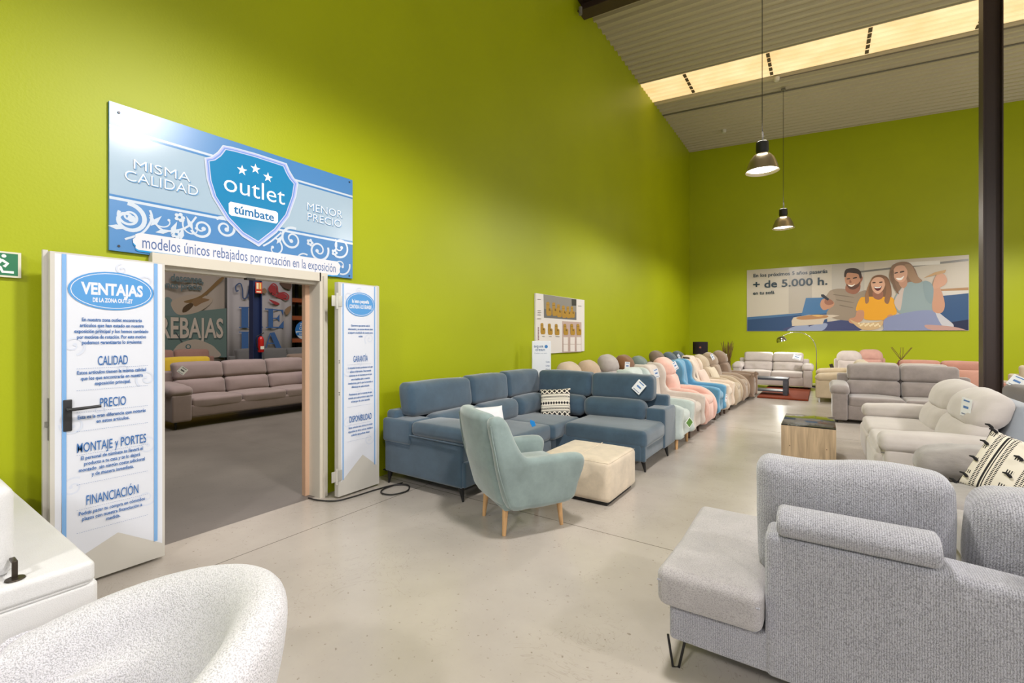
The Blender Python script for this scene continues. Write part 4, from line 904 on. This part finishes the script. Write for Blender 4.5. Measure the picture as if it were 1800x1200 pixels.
def recliner(label, loc, col, rz=90, W=.78, D=.88, H=1.05, group='armchairs in the row facing the aisle', headr=.0, name='recliner_armchair', arms='round'):
    t = thing(name, label, 'armchair', loc, rz, group); m = fabric(col, 'recliner_fabric', var=.10, scale=5, weave=300, bump=.15)
    x = D / 2
    if arms == 'round': sd = smoothpts([(x - .05, .07), (x - .04, .4), (x - .1, .60), (0, .63), (-x + .22, .60), (-x + .06, .48), (-x, .30), (-x + .03, .12), (-x + .1, .06), (0, .055)], 5)
    else: sd = smoothpts([(x - .05, .07), (x - .04, .5), (x - .08, .62), (0, .625), (-x + .06, .60), (-x + .02, .56), (-x + .02, .15), (-x + .05, .06), (0, .055)], 5)
    for s in (-1, 1): a, b_ = (W / 2 - .17, W / 2) if s > 0 else (-W / 2, -W / 2 + .17); obj('arm', G().slab(sd, a, b_, .06, k=4), m, t)
    obj('footrest', G().rbox((0, -x + .10, .24), (W - .35, .12, .34), .05, (0, .02, 0), n=5, wr=.004), m, t)
    obj('seat_cushion', G().rbox((0, -.08, .42), (W - .35, D - .26, .16), .06, (0, .02, .025), n=6, wr=.004), m, t)
    obj('backrest', G().rbox((0, x - .16, .66), (W - .30, .20, .40), .08, (0, .05, .01), n=7, wr=.006, fn=lambda a, b, c: (a, b + .16 * c, c)), m, t)
    obj('headrest', G().rbox((0, x - .06, H - .15), (W - .26, .24, .32), .11, (.015, .05, .03), n=8, wr=.008, fn=lambda a, b, c: (a * (1 - .5 * max(0, c) ** 1), b + .25 * c, c)), m, t)
    obj('back_shell', G().rbox((0, x - .01, .52), (W - .12, .12, .72), .05, n=4, fn=lambda a, b, c: (a, b + .16 * c, c)), m, t)
    obj('plinth', G().box((-W / 2 + .12, -D / 2 + .2, 0), (W / 2 - .12, D / 2 - .1, .08)), METB, t, False)
    g = G().rbox((W / 2 - .17 - .01, -x + .25, .34), (.01, .1, .03), .004, n=1) if False else None
    return t
wing_chair('mint green wing armchair on oak legs, next to the blue sofa', (-1.96, 6.64, 0), (190, 200, 196), W=.74, H=1.04)
tg = thing('hang_tag', 'green diamond swing tag on the mint wing armchair', 'price tag', (-1.485, 6.46, .36), 90); tg.rotation_euler = (0, R(45), R(62))
obj('card', G().box((-.055, 0, -.055), (.055, .003, .055)), plain((236, 240, 232), .5), tg, False)
A = Art((0, -.0006, 0), (1, 0, 0), (0, 0, 1), (0, -1, 0)); A.O = Vector(tg.location) + A.O; A.rect(-.045, -.045, .045, .045, (96, 140, 66)); A.build('printed_face', tg)
wing_chair('pale greige wing armchair between the mint and the pink one', (-1.98, 7.45, 0), (206, 194, 184), W=.78, H=1.07, legs='dark', skirt=.12)
recliner('blush pink armchair with rounded curved arms', (-1.97, 8.36, 0), (222, 178, 164), W=.80, H=1.10)
wing_chair('sky blue wing armchair between the pink and the cream one', (-1.95, 9.22, 0), (92, 148, 180), W=.74, H=1.06, legs='dark', skirt=.13)
wing_chair('cream armchair with a blanket draped over its back', (-1.92, 10.02, 0), (218, 200, 182), W=.74, H=1.05, legs='dark', skirt=.1)
recliner('light tan recliner, first of the brownish recliners', (-1.88, 10.86, 0), (184, 166, 142), W=.78, H=1.06)
recliner('darker tan recliner, between light tan and brown recliners', (-1.84, 11.68, 0), (160, 140, 120), W=.78, H=1.08)
recliner('brown recliner with flat arms at the far end of the row', (-1.76, 12.52, 0), (134, 112, 94), W=.82, H=1.10, arms='flat')
# draped blanket and scatter cushions on the cream and tan chairs
t = thing('blanket', 'fringed cream blanket hanging over the cream armchair back', 'blanket', (-2.3, 9.9, 1.0))
def bf(u, v):
    yv = 9.70 + .42 * v; path = [(-2.47, .62), (-2.45, .92), (-2.38, 1.10), (-2.24, 1.09), (-2.14, .92), (-2.08, .70), (-2.04, .56)]
    k = u * 6; i = min(5, int(k)); f = k - i; x = path[i][0] * (1 - f) + path[i + 1][0] * f; z = path[i][1] * (1 - f) + path[i + 1][1] * f
    return (x + .012 * math.sin(v * 22 + u * 3), yv, z + .012 * math.sin(v * 17))
g = G().grid(bf, 24, 24); g.grid(lambda u, v: tuple(a + b_ for a, b_ in zip(bf(u, v), (-.02, 0, -.02)))) if False else None
o = obj('throw', g, fabric((212, 194, 178), 'knit', var=.1, weave=120, bump=.6), t, True, True); md = o.modifiers.new('thickness', 'SOLIDIFY'); md.thickness = .02
for (lb, loc, col, s_, rz) in (('pale pink cushion standing on the cream armchair seat', (-2.02, 10.02, .66), (214, 192, 178), .36, 80), ('cream cushion lying on the light tan recliner', (-1.98, 10.86, .66), (214, 200, 176), .36, 80)):
    pillow('scatter_cushion', lb, loc, (-25, 0, rz), s_, .13, mat=fabric(col, 'cushion_linen', var=.08))
tg = price_tag((-1.46, 9.15, .38), 80, 'price tag hanging at the seat of the sky blue armchair', (0, 20, 0), (.09, .14), (200, 120, 110))
price_tag((-2.18, 7.30, .93), 50, 'price tag on the pale greige wing armchair', (0, -15, 0), (.09, .15))
price_tag((-2.12, 8.20, 1.0), 50, 'price tag on the blush pink armchair top', (0, -30, 0), (.08, .15))
price_tag((-2.12, 11.45, 1.02), 50, 'price tag on the darker tan recliner headrest', (0, -30, 0), (.08, .15))
price_tag((-2.05, 12.70, 1.0), 50, 'small price tag on the brown recliner headrest', (0, 10, 0), (.09, .1))

# ------------------------------------------------------------------ BACK ROW of recliners along the wall
rows = [('beige recliner directly behind the blue sofa and stand', 6.76, (196, 176, 156), 1.06), ('sand recliner with a round head, second along the wall', 7.52, (190, 166, 142), 1.05),
        ('pale grey recliner with a price tag along the wall', 8.40, (172, 164, 160), 1.12), ('chestnut brown recliner along the wall', 9.30, (122, 82, 52), 1.08), ('grey green recliner along the wall', 10.22, (112, 126, 122), 1.02),
        ('taupe recliner along the wall before the blue grey ones', 11.55, (124, 106, 94), 1.10), ('slate blue grey recliner along the wall', 12.7, (84, 98, 112), 1.03), ('dark slate recliner closest to the black table lamp', 13.6, (80, 92, 102), 1.03)]
for lb, y, col, h_ in rows: recliner(lb, (-3.05, y, 0), col, W=.76, D=.88, H=h_, group='recliners in the row along the wall')
price_tag((-3.0, 8.25, .96), 45, 'white price tag on the pale grey wall recliner', (0, 4, 0), (.10, .15))
price_tag((-3.0, 11.95, .98), 60, 'price tag on the taupe wall recliner', (0, -30, 0), (.07, .14))

# ------------------------------------------------------------------ FAR END: rug, sofa, lamp, table
t = props(obj('rug', G().rbox((-.80, 14.05, .02), (1.05, 2.9, .04), .015, n=10, wr=.004), fabric((118, 44, 10), 'shaggy_orange', var=.3, scale=30, weave=120, bump=1, sheen=0)), 'burnt orange shaggy rug under the dark coffee table', 'rug')
tp = fabric((186, 176, 172), 'greige_velvet', var=.06)
sofa('loveseat', 'greige two seat sofa with tufted backs under the arc lamp', 'sofa', (-1.22, 15.35, .035), 0, 1.98, .95, tp, 2, .22, .62, .45, .97, tuft=True, leg=.05)
price_tag((-.60, 15.30, .90), 0, 'white price tag pinned on the sofa under the arc lamp', (-20, 15, 0), (.2, .15))
t = thing('coffee_table', 'dark grey wooden coffee table on the orange rug', 'table', (-1.15, 13.35, .04)); dk = wood((72, 74, 84), 'dark_stained_wood', 1, 'X')
obj('table_top', G().rbox((-1.15, 13.35, .43), (.90, .55, .05), .006, n=1), dk, t, True, True); obj('shelf', G().rbox((-1.15, 13.35, .13), (.78, .45, .03), .004, n=1), dk, t, True, True)
for x in (-1.54, -.76):
    for y in (13.14, 13.56): obj('leg', G().rbox((x, y, .225), (.10, .10, .37), .005, n=1), dk, t, True, True)
t = thing('arc_lamp', 'chrome arc floor lamp bending over the greige sofa', 'lamp', (-.15, 16.1, 0)); ch = plain((190, 190, 192), .15, 1., 'chrome')
obj('base', G().lathe([(0, .05), (.16, .05), (.17, .03), (.17, 0)], 28, c=(-.15, 16.1, 0)), plain((50, 48, 48), .3), t, True, True)
obj('pole', G().tube([(-.15, 16.1, .05), (-.15, 16.1, .72)], .014, 10), ch, t, True, True)
arc = smoothpts([(-.15, 16.1, .72), (-.15, 16.08, 1.05), (-.20, 16.06, 1.30), (-.34, 16.02, 1.50), (-.56, 15.98, 1.60), (-.80, 15.95, 1.585), (-.98, 15.92, 1.50), (-1.03, 15.92, 1.46)], 5, False)
obj('arc', G().tube(arc, .010, 8), ch, t, True, True)
M_ = Matrix.Translation((-1.03, 15.92, 1.38)) @ Matrix.Rotation(R(-18), 4, 'Y')
g = G(); pr = [(.02, .10), (.07, .085), (.115, .045), (.135, -.01), (.14, -.06)]; g.lathe(pr + [(r_ - .004, z) for r_, z in reversed(pr)], 32, M_); obj('lamp_shade', g, ch, t, True, True)
g = G(); g.lathe([(0, -.03), (.04, -.02), (.045, .02), (0, .05)], 20, M_); obj('bulb', g, plain((255, 252, 245), .4, emit=14), t, True, True)
light('arc_lamp_light', 'SPOT', (-1.045, 15.92, 1.33), 75, (1, .97, .9), (0, R(-12), 0), .04, spot=165)
t = thing('table_lamp', 'black drum shade lamp in the far green corner', 'lamp', (-3.40, 16.3, 0)); bk = plain((14, 13, 15), .8)
g = G(); g.lathe([(.235, .88), (.235, 1.29), (.23, 1.29), (.23, .88)], 36, c=(-3.4, 16.3, 0))
m, nt, b = newmat('dark_gauze'); L = nt.links.new; b.inputs['Base Color'].default_value = (.02, .012, .02, 1); b.inputs['Roughness'].default_value = .9
tr = N(nt, 'ShaderNodeBsdfTransparent'); tr.inputs[0].default_value = (.9, .6, .5, 1); mxs = N(nt, 'ShaderNodeMixShader'); mxs.inputs[0].default_value = .10; out = [n for n in nt.nodes if n.type == 'OUTPUT_MATERIAL'][0]
L(b.outputs[0], mxs.inputs[1]); L(tr.outputs[0], mxs.inputs[2]); L(mxs.outputs[0], out.inputs[0])
obj('lamp_shade', g, m, t, True, True)
obj('bulb', G().lathe([(0, -.03), (.03, -.02), (.034, .01), (0, .04)], 16, c=(-3.4, 16.3, 1.1)), plain((255, 214, 170), .4, emit=30), t, True, True)
obj('stand', G().lathe([(0, .0), (.13, .0), (.13, .02), (.03, .04), (.014, .3), (.014, .7), (.03, .8), (.012, .86), (.012, 1.05), (0, 1.06)], 20, c=(-3.4, 16.3, 0)), bk, t, True, True)
t = thing('twig_vase', 'tall bundle of dry brown branches against the end wall', 'vase', (-2.6, 16.5, 0))
obj('vase', G().lathe([(0, 0), (.12, 0), (.15, .25), (.11, .5), (.09, .6), (.11, .66), (.1, .66), (.08, .6)], 24, c=(-2.6, 16.5, 0)), plain((96, 80, 66), .5), t, True, True)
tw = plain((112, 84, 48), .9)
for i in range(34):
    a = random.uniform(0, 2 * PI); r0 = random.uniform(0, .06); r1 = random.uniform(.05, .22); h_ = random.uniform(1.08, 1.32)
    pts = [(-2.6 + r0 * math.cos(a), 16.5 + r0 * math.sin(a) * .7, .3)] + [(-2.6 + (r0 + (r1 - r0) * k / 5) * math.cos(a) + random.uniform(-.01, .01), 16.5 + (r0 + (r1 - r0) * k / 5) * math.sin(a) * .7, .4 + (h_ - .4) * k / 5) for k in range(6)]
    obj('branch', G().tube(pts, [.011] * 3 + [.009, .008, .007, .005], 5), tw, t, True, True)

# ------------------------------------------------------------------ middle and far right sofas
gm = fabric((136, 126, 122), 'grey_brown_velvet', var=.14, scale=6, weave=320, bump=.15, sheen=.5)
sofa('loveseat', 'grey brown velvet two seat sofa facing the aisle behind the cream one', 'sofa', (1.14, 10.32, 0), 0, 2.02, 1.0, gm, 2, .24, .62, .45, .99, leg=.05)
be = fabric((190, 172, 146), 'beige_velvet', var=.10)
sofa('beige_sofa', 'beige sofa seen from its arm side, left of the grey brown one', 'sofa', (.38, 13.55, 0), -90, 2.0, 1.05, be, 2, .26, .62, .44, .92, leg=.10, legmat=plain((226, 226, 228), .3))
sofa('rear_sofa', 'pale beige sofa backing onto the grey brown sofa', 'sofa', (1.18, 11.45, 0), 180, 1.75, .9, fabric((184, 174, 166), 'pale_velvet', var=.06), 2, .2, .6, .45, 1.0, arm='block')
pk = fabric((178, 126, 110), 'dusty_pink', var=.08)
sofa('pink_sofa', 'dusty pink sofa along the far side, left of the brown column', 'sofa', (2.15, 13.3, 0), 0, 1.64, 1.0, pk, 2, .12, .6, .42, .96, leg=.05, arm='block')
for i, (lb, x, y, z, col) in enumerate((('pink cushion leaning on the dusty pink sofa', 2.48, 12.95, .62, (190, 140, 122)),)):
    pillow('scatter_cushion', lb, (x, y, z), (-18, 0, 0), .42, .14, mat=fabric(col, 'cushion_linen', var=.08))
recliner('pale grey recliner peeking above the grey brown sofa', (.60, 15.15, 0), (196, 184, 180), 0, .8, .88, 1.06, 'recliners near the end wall')
recliner('pink recliner peeking above the grey brown sofa', (1.12, 16.1, 0), (196, 150, 138), 0, .8, .88, 1.08, 'recliners near the end wall')
t = thing('dried_plant', 'thin dry stems in a dark red pot beyond the sofas', 'plant', (1.62, 14.9, 0))
obj('pot', G().lathe([(0, 0), (.1, 0), (.13, .5), (.11, .78), (.06, .86), (.05, .90), (0, .90)], 20, c=(1.62, 14.9, 0)), plain((110, 50, 40), .5), t, True, True)
for i in range(6):
    a = i * 1.1; obj('stem', G().tube([(1.62, 14.9, .9), (1.62 + .1 * math.cos(a), 14.9 + .08 * math.sin(a), 1.05), (1.62 + .22 * math.cos(a + .3), 14.9, 1.22)], .006, 5), tw, t, True, True)
t = thing('dark_vase', 'small dark sculpture beside the beige sofa', 'ornament', (.26, 16.6, 0))
obj('body', G().tube([(.26, 16.6, 0), (.25, 16.6, .3), (.26, 16.6, .5), (.20, 16.6, .66)], [.06, .08, .05, .045], 12), plain((44, 34, 24), .5), t, True, True)
# right of the column
sofa('cream_sofa', 'pale beige sofa right of the brown column near the end wall', 'sofa', (4.25, 13.0, 0), 0, 2.4, 1.0, fabric((186, 172, 150), 'pale_beige', var=.06), 2, .22, .6, .42, .92, leg=.05, arm='block')
sofa('rear_sofa', 'light grey sofa standing behind the pale beige one at the right edge', 'sofa', (4.9, 14.6, 0), 0, 2.4, .9, fabric((196, 190, 184), 'pale_grey', var=.05), 2, .2, .6, .44, .98, arm='block')
tpe = fabric((128, 120, 118), 'taupe_velvet', var=.12, scale=6)
t = thing('taupe_sofa', 'taupe round backed sofa at the right edge behind the cream recliner', 'sofa', (2.3, 6.7, 0))
def W4(name, g, m=tpe): return obj(name, g, m, t, True, True)
W4('base', G().rbox((2.35, 6.7, .24), (1.0, 1.9, .36), .05, n=4)); W4('back_shell', G().rbox((1.93, 6.75, .62), (.16, 1.7, .72), .08, (0, .02, .03), n=7), fabric((92, 82, 76), 'dark_piping', var=.05))
W4('back_cushion', G().rbox((2.08, 6.3, .70), (.30, .84, .54), .14, (.04, .02, .03), n=8, wr=.01)); W4('back_cushion', G().rbox((2.08, 7.15, .70), (.30, .84, .54), .14, (.04, .02, .03), n=8, wr=.01))
W4('arm', G().rbox((2.35, 5.72, .36), (.95, .26, .56), .1, (.02, .02, .02), n=6), fabric((170, 150, 144), 'rosy_velvet', var=.1)); W4('arm', G().rbox((2.35, 7.70, .36), (.95, .26, .56), .1, (.02, .02, .02), n=6)); W4('seat_cushion', G().rbox((2.5, 6.7, .45), (.7, 1.7, .12), .05, (.0, .0, .02), n=6))
t.location.x -= .14
price_tag((1.80, 7.42, 1.02), -40, 'white price tag on the taupe sofa back at the right edge', (-20, 25, 0), (.13, .13))

# ------------------------------------------------------------------ WAREHOUSE beyond the doorway
ms = fabric((140, 122, 124), 'mauve_grey_fabric', var=.06, weave=250, bump=.3)
sofa('three_seat_sofa', 'long mauve grey three seat sofa in the warehouse doorway view', 'sofa', (-9.12, 4.55, 0), 90, 3.05, 1.05, ms, 3, .30, .66, .47, 1.04, leg=.12)
price_tag((-9.16, 3.38, .92), 60, 'small grey price tag on the mauve grey warehouse sofa', (0, 40, 0), (.12, .12), (90, 90, 100))
pillow('scatter_cushion', 'mauve cushion leaning at the right end of the warehouse sofa', (-8.98, 5.75, .68), (-20, 0, 60), .42, .15, mat=ms)
sofa('yellow_sofa', 'mustard yellow sofa behind the mauve grey warehouse sofa', 'sofa', (-10.75, 3.7, 0), 90, 2.2, .9, fabric((196, 164, 44), 'mustard', var=.05), 2, .22, .6, .45, 1.07, arm='block')
sofa('mauve_sofa', 'rosy brown sofa in front of the REBAJAS banner', 'sofa', (-12.0, 4.35, 0), 90, 1.9, .9, fabric((150, 112, 104), 'rosy_brown', var=.06), 2, .22, .6, .45, 1.19, arm='block')
sofa('grey_sofa', 'dark grey sofa with three headrests behind the blue column', 'sofa', (-11.9, 6.62, 0), 90, 2.4, .9, fabric((104, 102, 106), 'dark_grey', var=.06), 3, .22, .6, .45, 1.17, arm='block')
sofa('brown_sofa', 'brown sofa just left of the tan door jamb in the warehouse', 'sofa', (-10.4, 6.9, 0), 90, 2.0, .9, fabric((120, 100, 90), 'brown_grey', var=.06), 2, .24, .6, .45, 1.06)
blu = plain((28, 44, 92), .5)
t = thing('steel_column', 'dark blue steel column in the warehouse', 'column', (-11, 5.53, 0))
g = G(); g.box((-11.1, 5.44, 0), (-10.9, 5.455, 5.9)); g.box((-11.1, 5.625, 0), (-10.9, 5.64, 5.9)); g.box((-11.01, 5.455, 0), (-10.99, 5.625, 5.9)); obj('steel_section', g, blu, t, False, True)
RX = -10.88
t = thing('extinguisher_sign', 'small red extinguisher sign on the blue column', 'sign', (RX, 5.56, 2.62)); obj('sign_plate', G().box((RX - .01, 5.48, 2.50), (RX, 5.63, 2.76)), plain((190, 60, 40), .5), t, False, True)
A = Art((RX, 0, 0), (0, 1, 0), (0, 0, 1), (1, 0, 0)); A.rect(5.50, 2.60, 5.55, 2.74, (236, 220, 190)); A.rect(5.57, 2.60, 5.61, 2.74, (230, 190, 110)); A.rect(5.50, 2.52, 5.61, 2.55, (236, 220, 190)); A.build('pictogram', t)
t = thing('fire_extinguisher', 'red fire extinguisher hanging on the blue column', 'fire extinguisher', (RX + .08, 5.56, 1.2))
rd = plain((180, 26, 30), .3); cx_, cy_ = RX + .08, 5.56
obj('cylinder', G().lathe([(0, 1.13), (.06, 1.13), (.065, 1.15), (.065, 1.42), (.05, 1.47), (.02, 1.50), (0, 1.5)], 20, c=(cx_, cy_, 0)), rd, t, True, True)
obj('wall_bracket', G().box((RX - .01, cy_ - .03, 1.36), (cx_ - .05, cy_ + .03, 1.40)), METB, t, False, True)
obj('label', G().box((cx_ + .055, cy_ - .04, 1.2), (cx_ + .068, cy_ + .04, 1.27)), plain((230, 226, 220), .5), t, False, True)
obj('valve', G().tube([(cx_, cy_, 1.5), (cx_, cy_, 1.55), (cx_, cy_ + .07, 1.58)], .012, 8), METB, t, True, True)
obj('hose', G().tube(smoothpts([(cx_, cy_ - .02, 1.53), (cx_, cy_ - .1, 1.48), (cx_ + .01, cy_ - .105, 1.3), (cx_ + .02, cy_ - .07, 1.2)], 5, False), .010, 8), METB, t, True, True)
# hanging cloth banners
def cloth(name, label, y0, y1, z0, z1, X, art, folds, base):
    t = thing(name, label, 'banner', (X, (y0 + y1) / 2, z0))
    wav = lambda y: .035 * math.sin(y * folds) + .02 * math.sin(y * folds * 2.3 + 1)
    o = obj('cloth', G().grid(lambda u, v: (X + wav(y0 + (y1 - y0) * u), y0 + (y1 - y0) * u, z0 + (z1 - z0) * v), 60, 1), plain(base, .8), t, True, True)
    md = o.modifiers.new('thickness', 'SOLIDIFY'); md.thickness = .004; md.offset = 0
    obj('rod', G().tube([(X, y0, z1), (X, y1, z1)], .03, 8), METB, t, True, True)
    for yy_ in (y0 + .1, y1 - .1): obj('rope', G().tube([(X, yy_, z1), (X, yy_, 6.0)], .008, 6), METB, t, True, True)
    A = Art((X + .062, 0, 0), (0, 1, 0), (0, 0, 1), (1, 0, 0)); A.step = .0008; art(A); p = A.build('printed_art', t, .8)
def q(x, y): return on_left(290 + x / 6.6667, 480 + y / 6.6667, BX)
BX = -12.94
def art1(A):
    Sx = lambda pts, col, n=4: A.shape([q(*p) for p in (smoothpts(pts, n) if n else pts)], col)
    Sx([(-150, 520), (60, 500), (200, 490), (420, 440), (720, 410), (722, 985), (-150, 985)], (96, 116, 116), 0)
    Sx([(0, 290), (80, 310), (95, 420), (200, 480), (60, 500), (-60, 480)], (104, 122, 128)); Sx([(85, 320), (330, 250), (560, 300), (420, 440), (190, 490), (95, 430)], (168, 152, 142))
    Sx([(220, 330), (420, 260), (640, 60), (690, 62), (500, 240), (330, 345)], (120, 92, 58)); Sx([(205, 460), (215, 400), (290, 350), (335, 370), (270, 440)], (74, 54, 34)); Sx([(320, 320), (400, 290), (520, 310), (430, 350), (350, 390)], (128, 98, 70))
    for st, p0, p1, h, c in (('descanse,', (65, 60), (450, 100), .30, (88, 104, 112)), ('menos precio', (-120, 150), (430, 165), .28, (88, 104, 112))): a, b_ = q(*p0), q(*p1); A.text(st, a[0], (a[1] + b_[1]) / 2 - .05, b_[0] - a[0], h * .6, c, .03, 'l')
    a, b_ = q(-70, 755), q(680, 750); A.text('REBAJAS', a[0] + .015, a[1] - .02, b_[0] - a[0], .50, (70, 88, 90), .04, 'l'); A.text('REBAJAS', a[0], a[1], b_[0] - a[0], .50, (190, 176, 170), .02, 'l')
    Sx([(75, 985), (100, 900), (180, 820), (350, 775), (500, 820), (590, 880), (620, 985)], (172, 158, 150)); A.oval(*q(270, 860), .06, .06, (70, 100, 110)); A.oval(*q(270, 860), .035, .04, (172, 158, 150)); A.strip([q(120, 690), q(200, 810)], .025, (60, 70, 80))
cloth('hanging_banner', 'teal and beige REBAJAS cloth banner hanging in the warehouse', 3.2, 5.78, .3, 3.3, -13, art1, 5, (156, 144, 138))
def art2(A):
    B2 = (64, 104, 168)
    def TT(st, x0, y, x1, h, bo, c=B2): a, b_ = q(x0, y), q(x1, y); A.text(st, a[0], a[1], b_[0] - a[0], h, c, bo, 'l')
    A.strip([q(*p) for p in smoothpts([(860, 200), (835, 210), (830, 150), (880, 120), (905, 180), (915, 290), (960, 280), (985, 180), (990, 130), (985, 260), (1010, 295), (1040, 240)], 5, False)], .035, (70, 88, 130))
    for x0, x1 in ((895, 975), (1210, 1265)): A.shape([q(x0, 395 if x0 < 1000 else 415), q(x1, 395 if x0 < 1000 else 415), q(x1, 640), q(x0, 640)], B2)
    A.shape([q(1065, 400), q(1095, 410), q(1100, 560), q(1150, 640), q(1090, 640), q(1050, 560)], B2)
    A.shape([q(1170, 412), q(1385, 430), q(1385, 500), q(1360, 440), q(1170, 425)], B2); A.shape([q(1180, 640), q(1180, 628), q(1330, 628), q(1390, 555), q(1388, 645)], B2); A.shape([q(1255, 525), q(1310, 520), q(1340, 480), q(1340, 570), q(1310, 535), q(1255, 535)], B2); A.shape([q(865, 395), q(1000, 395), q(1000, 405), q(865, 405)], B2); A.shape([q(865, 630), q(1000, 630), q(1000, 640), q(865, 640)], B2)
    A.shape([q(895, 690), q(975, 690), q(975, 915), q(895, 915)], B2); A.shape([q(865, 685), q(1000, 685), q(1000, 694), q(865, 694)], B2)
    A.shape([q(1225, 700), q(1280, 690), q(1365, 880), q(1300, 880)], B2); A.shape([q(1235, 700), q(1190, 872), q(1175, 872), q(1225, 700)], B2); A.shape([q(1200, 815), q(1320, 815), q(1322, 826), q(1198, 826)], B2)
    Rr = (168, 58, 66)
    A.strip([q(*p) for p in smoothpts([(1240, 230), (1215, 180), (1265, 125), (1310, 160), (1325, 230), (1400, 230), (1445, 270), (1420, 310), (1320, 280), (1250, 240)], 5, False)], .04, Rr)
    A.sm([q(1235, 215), q(1230, 160), q(1270, 140), q(1300, 180), q(1300, 250)], Rr); A.sm([q(1300, 250), q(1390, 240), q(1430, 275), q(1400, 295), q(1330, 275)], Rr); A.sm([q(1215, 310), q(1290, 330), q(1340, 360), q(1290, 370)], Rr)
    A.sm([q(1120, 200), q(1165, 175), q(1190, 215), q(1160, 240)], (150, 120, 100)); A.sm([q(1340, 110), q(1470, 115), q(1465, 190), q(1390, 170)], (96, 72, 64)); A.sm([q(1400, 430), q(1470, 380), q(1465, 440), q(1420, 490)], (150, 120, 96))
cloth('hanging_banner', 'white cloth banner with big blue letters hanging in the warehouse', 5.80, 7.62, .3, 3.3, -13, art2, 8, (176, 170, 178))
# pallet rack
t = thing('pallet_rack', 'tall warehouse rack with orange beams and dark posts', 'rack', (-14, 9.2, 0)); orr = plain((176, 92, 56), .5); dp = plain((34, 38, 56), .5)
for y in (8.35, 8.70, 10.6):
    for x in (-13.6, -14.6): obj('post', G().box((x - .04, y - .04, 0), (x + .04, y + .04, 5.2)), dp, t, False, True)
for z in (.9, 1.35, 2.05, 2.6, 3.3):
    for x in (-13.58, -14.62): obj('beam', G().box((x - .03, 7.7, z - .06), (x + .03, 10.6, z + .06)), orr, t, False, True)
    obj('shelf_deck', G().box((-14.6, 7.7, z + .061), (-13.6, 10.6, z + .08)), plain((90, 62, 44), .8), t, False, True)
for k in range(6): g = G().tube([(-13.6, 8.35, .6 + k * .7), (-13.6, 8.70, 1.0 + k * .7)], .012, 6); obj('brace', g, dp, t, True, True)
t = thing('round_sign', 'round blue Zona Outlet sign in front of the rack', 'sign', (-12.5, 7.66, 1.65)); X_ = -12.5
obj('sign_disc', G().tube([(X_ - .01, 7.68, 1.66), (X_, 7.68, 1.66)], .27, 40), plain((52, 118, 196), .4), t, True, True)
A = Art((X_ + .001, 0, 0), (0, 1, 0), (0, 0, 1), (1, 0, 0)); WW = (224, 228, 236)
A.text('Zona', 7.66, 1.78, .24, .085, WW, .01); A.text('Outlet', 7.68, 1.67, .30, .085, WW, .01)
A.shape([(7.68 + .262 * math.cos(a), 1.66 + .262 * math.sin(a)) for a in [R(185 + 170 * i / 20) for i in range(21)]], (206, 214, 230)); A.sm([(7.47, 1.60), (7.89, 1.60), (7.89, 1.51), (7.47, 1.51)], (52, 118, 196), 2); A.text('túmbate', 7.68, 1.53, .32, .055, WW, .01)
A.build('printed_face', t)
obj('stand_pole', G().tube([(X_ - .02, 7.68, 1.4), (X_ - .02, 7.68, 0)], .015, 8), METB, t, True, True)
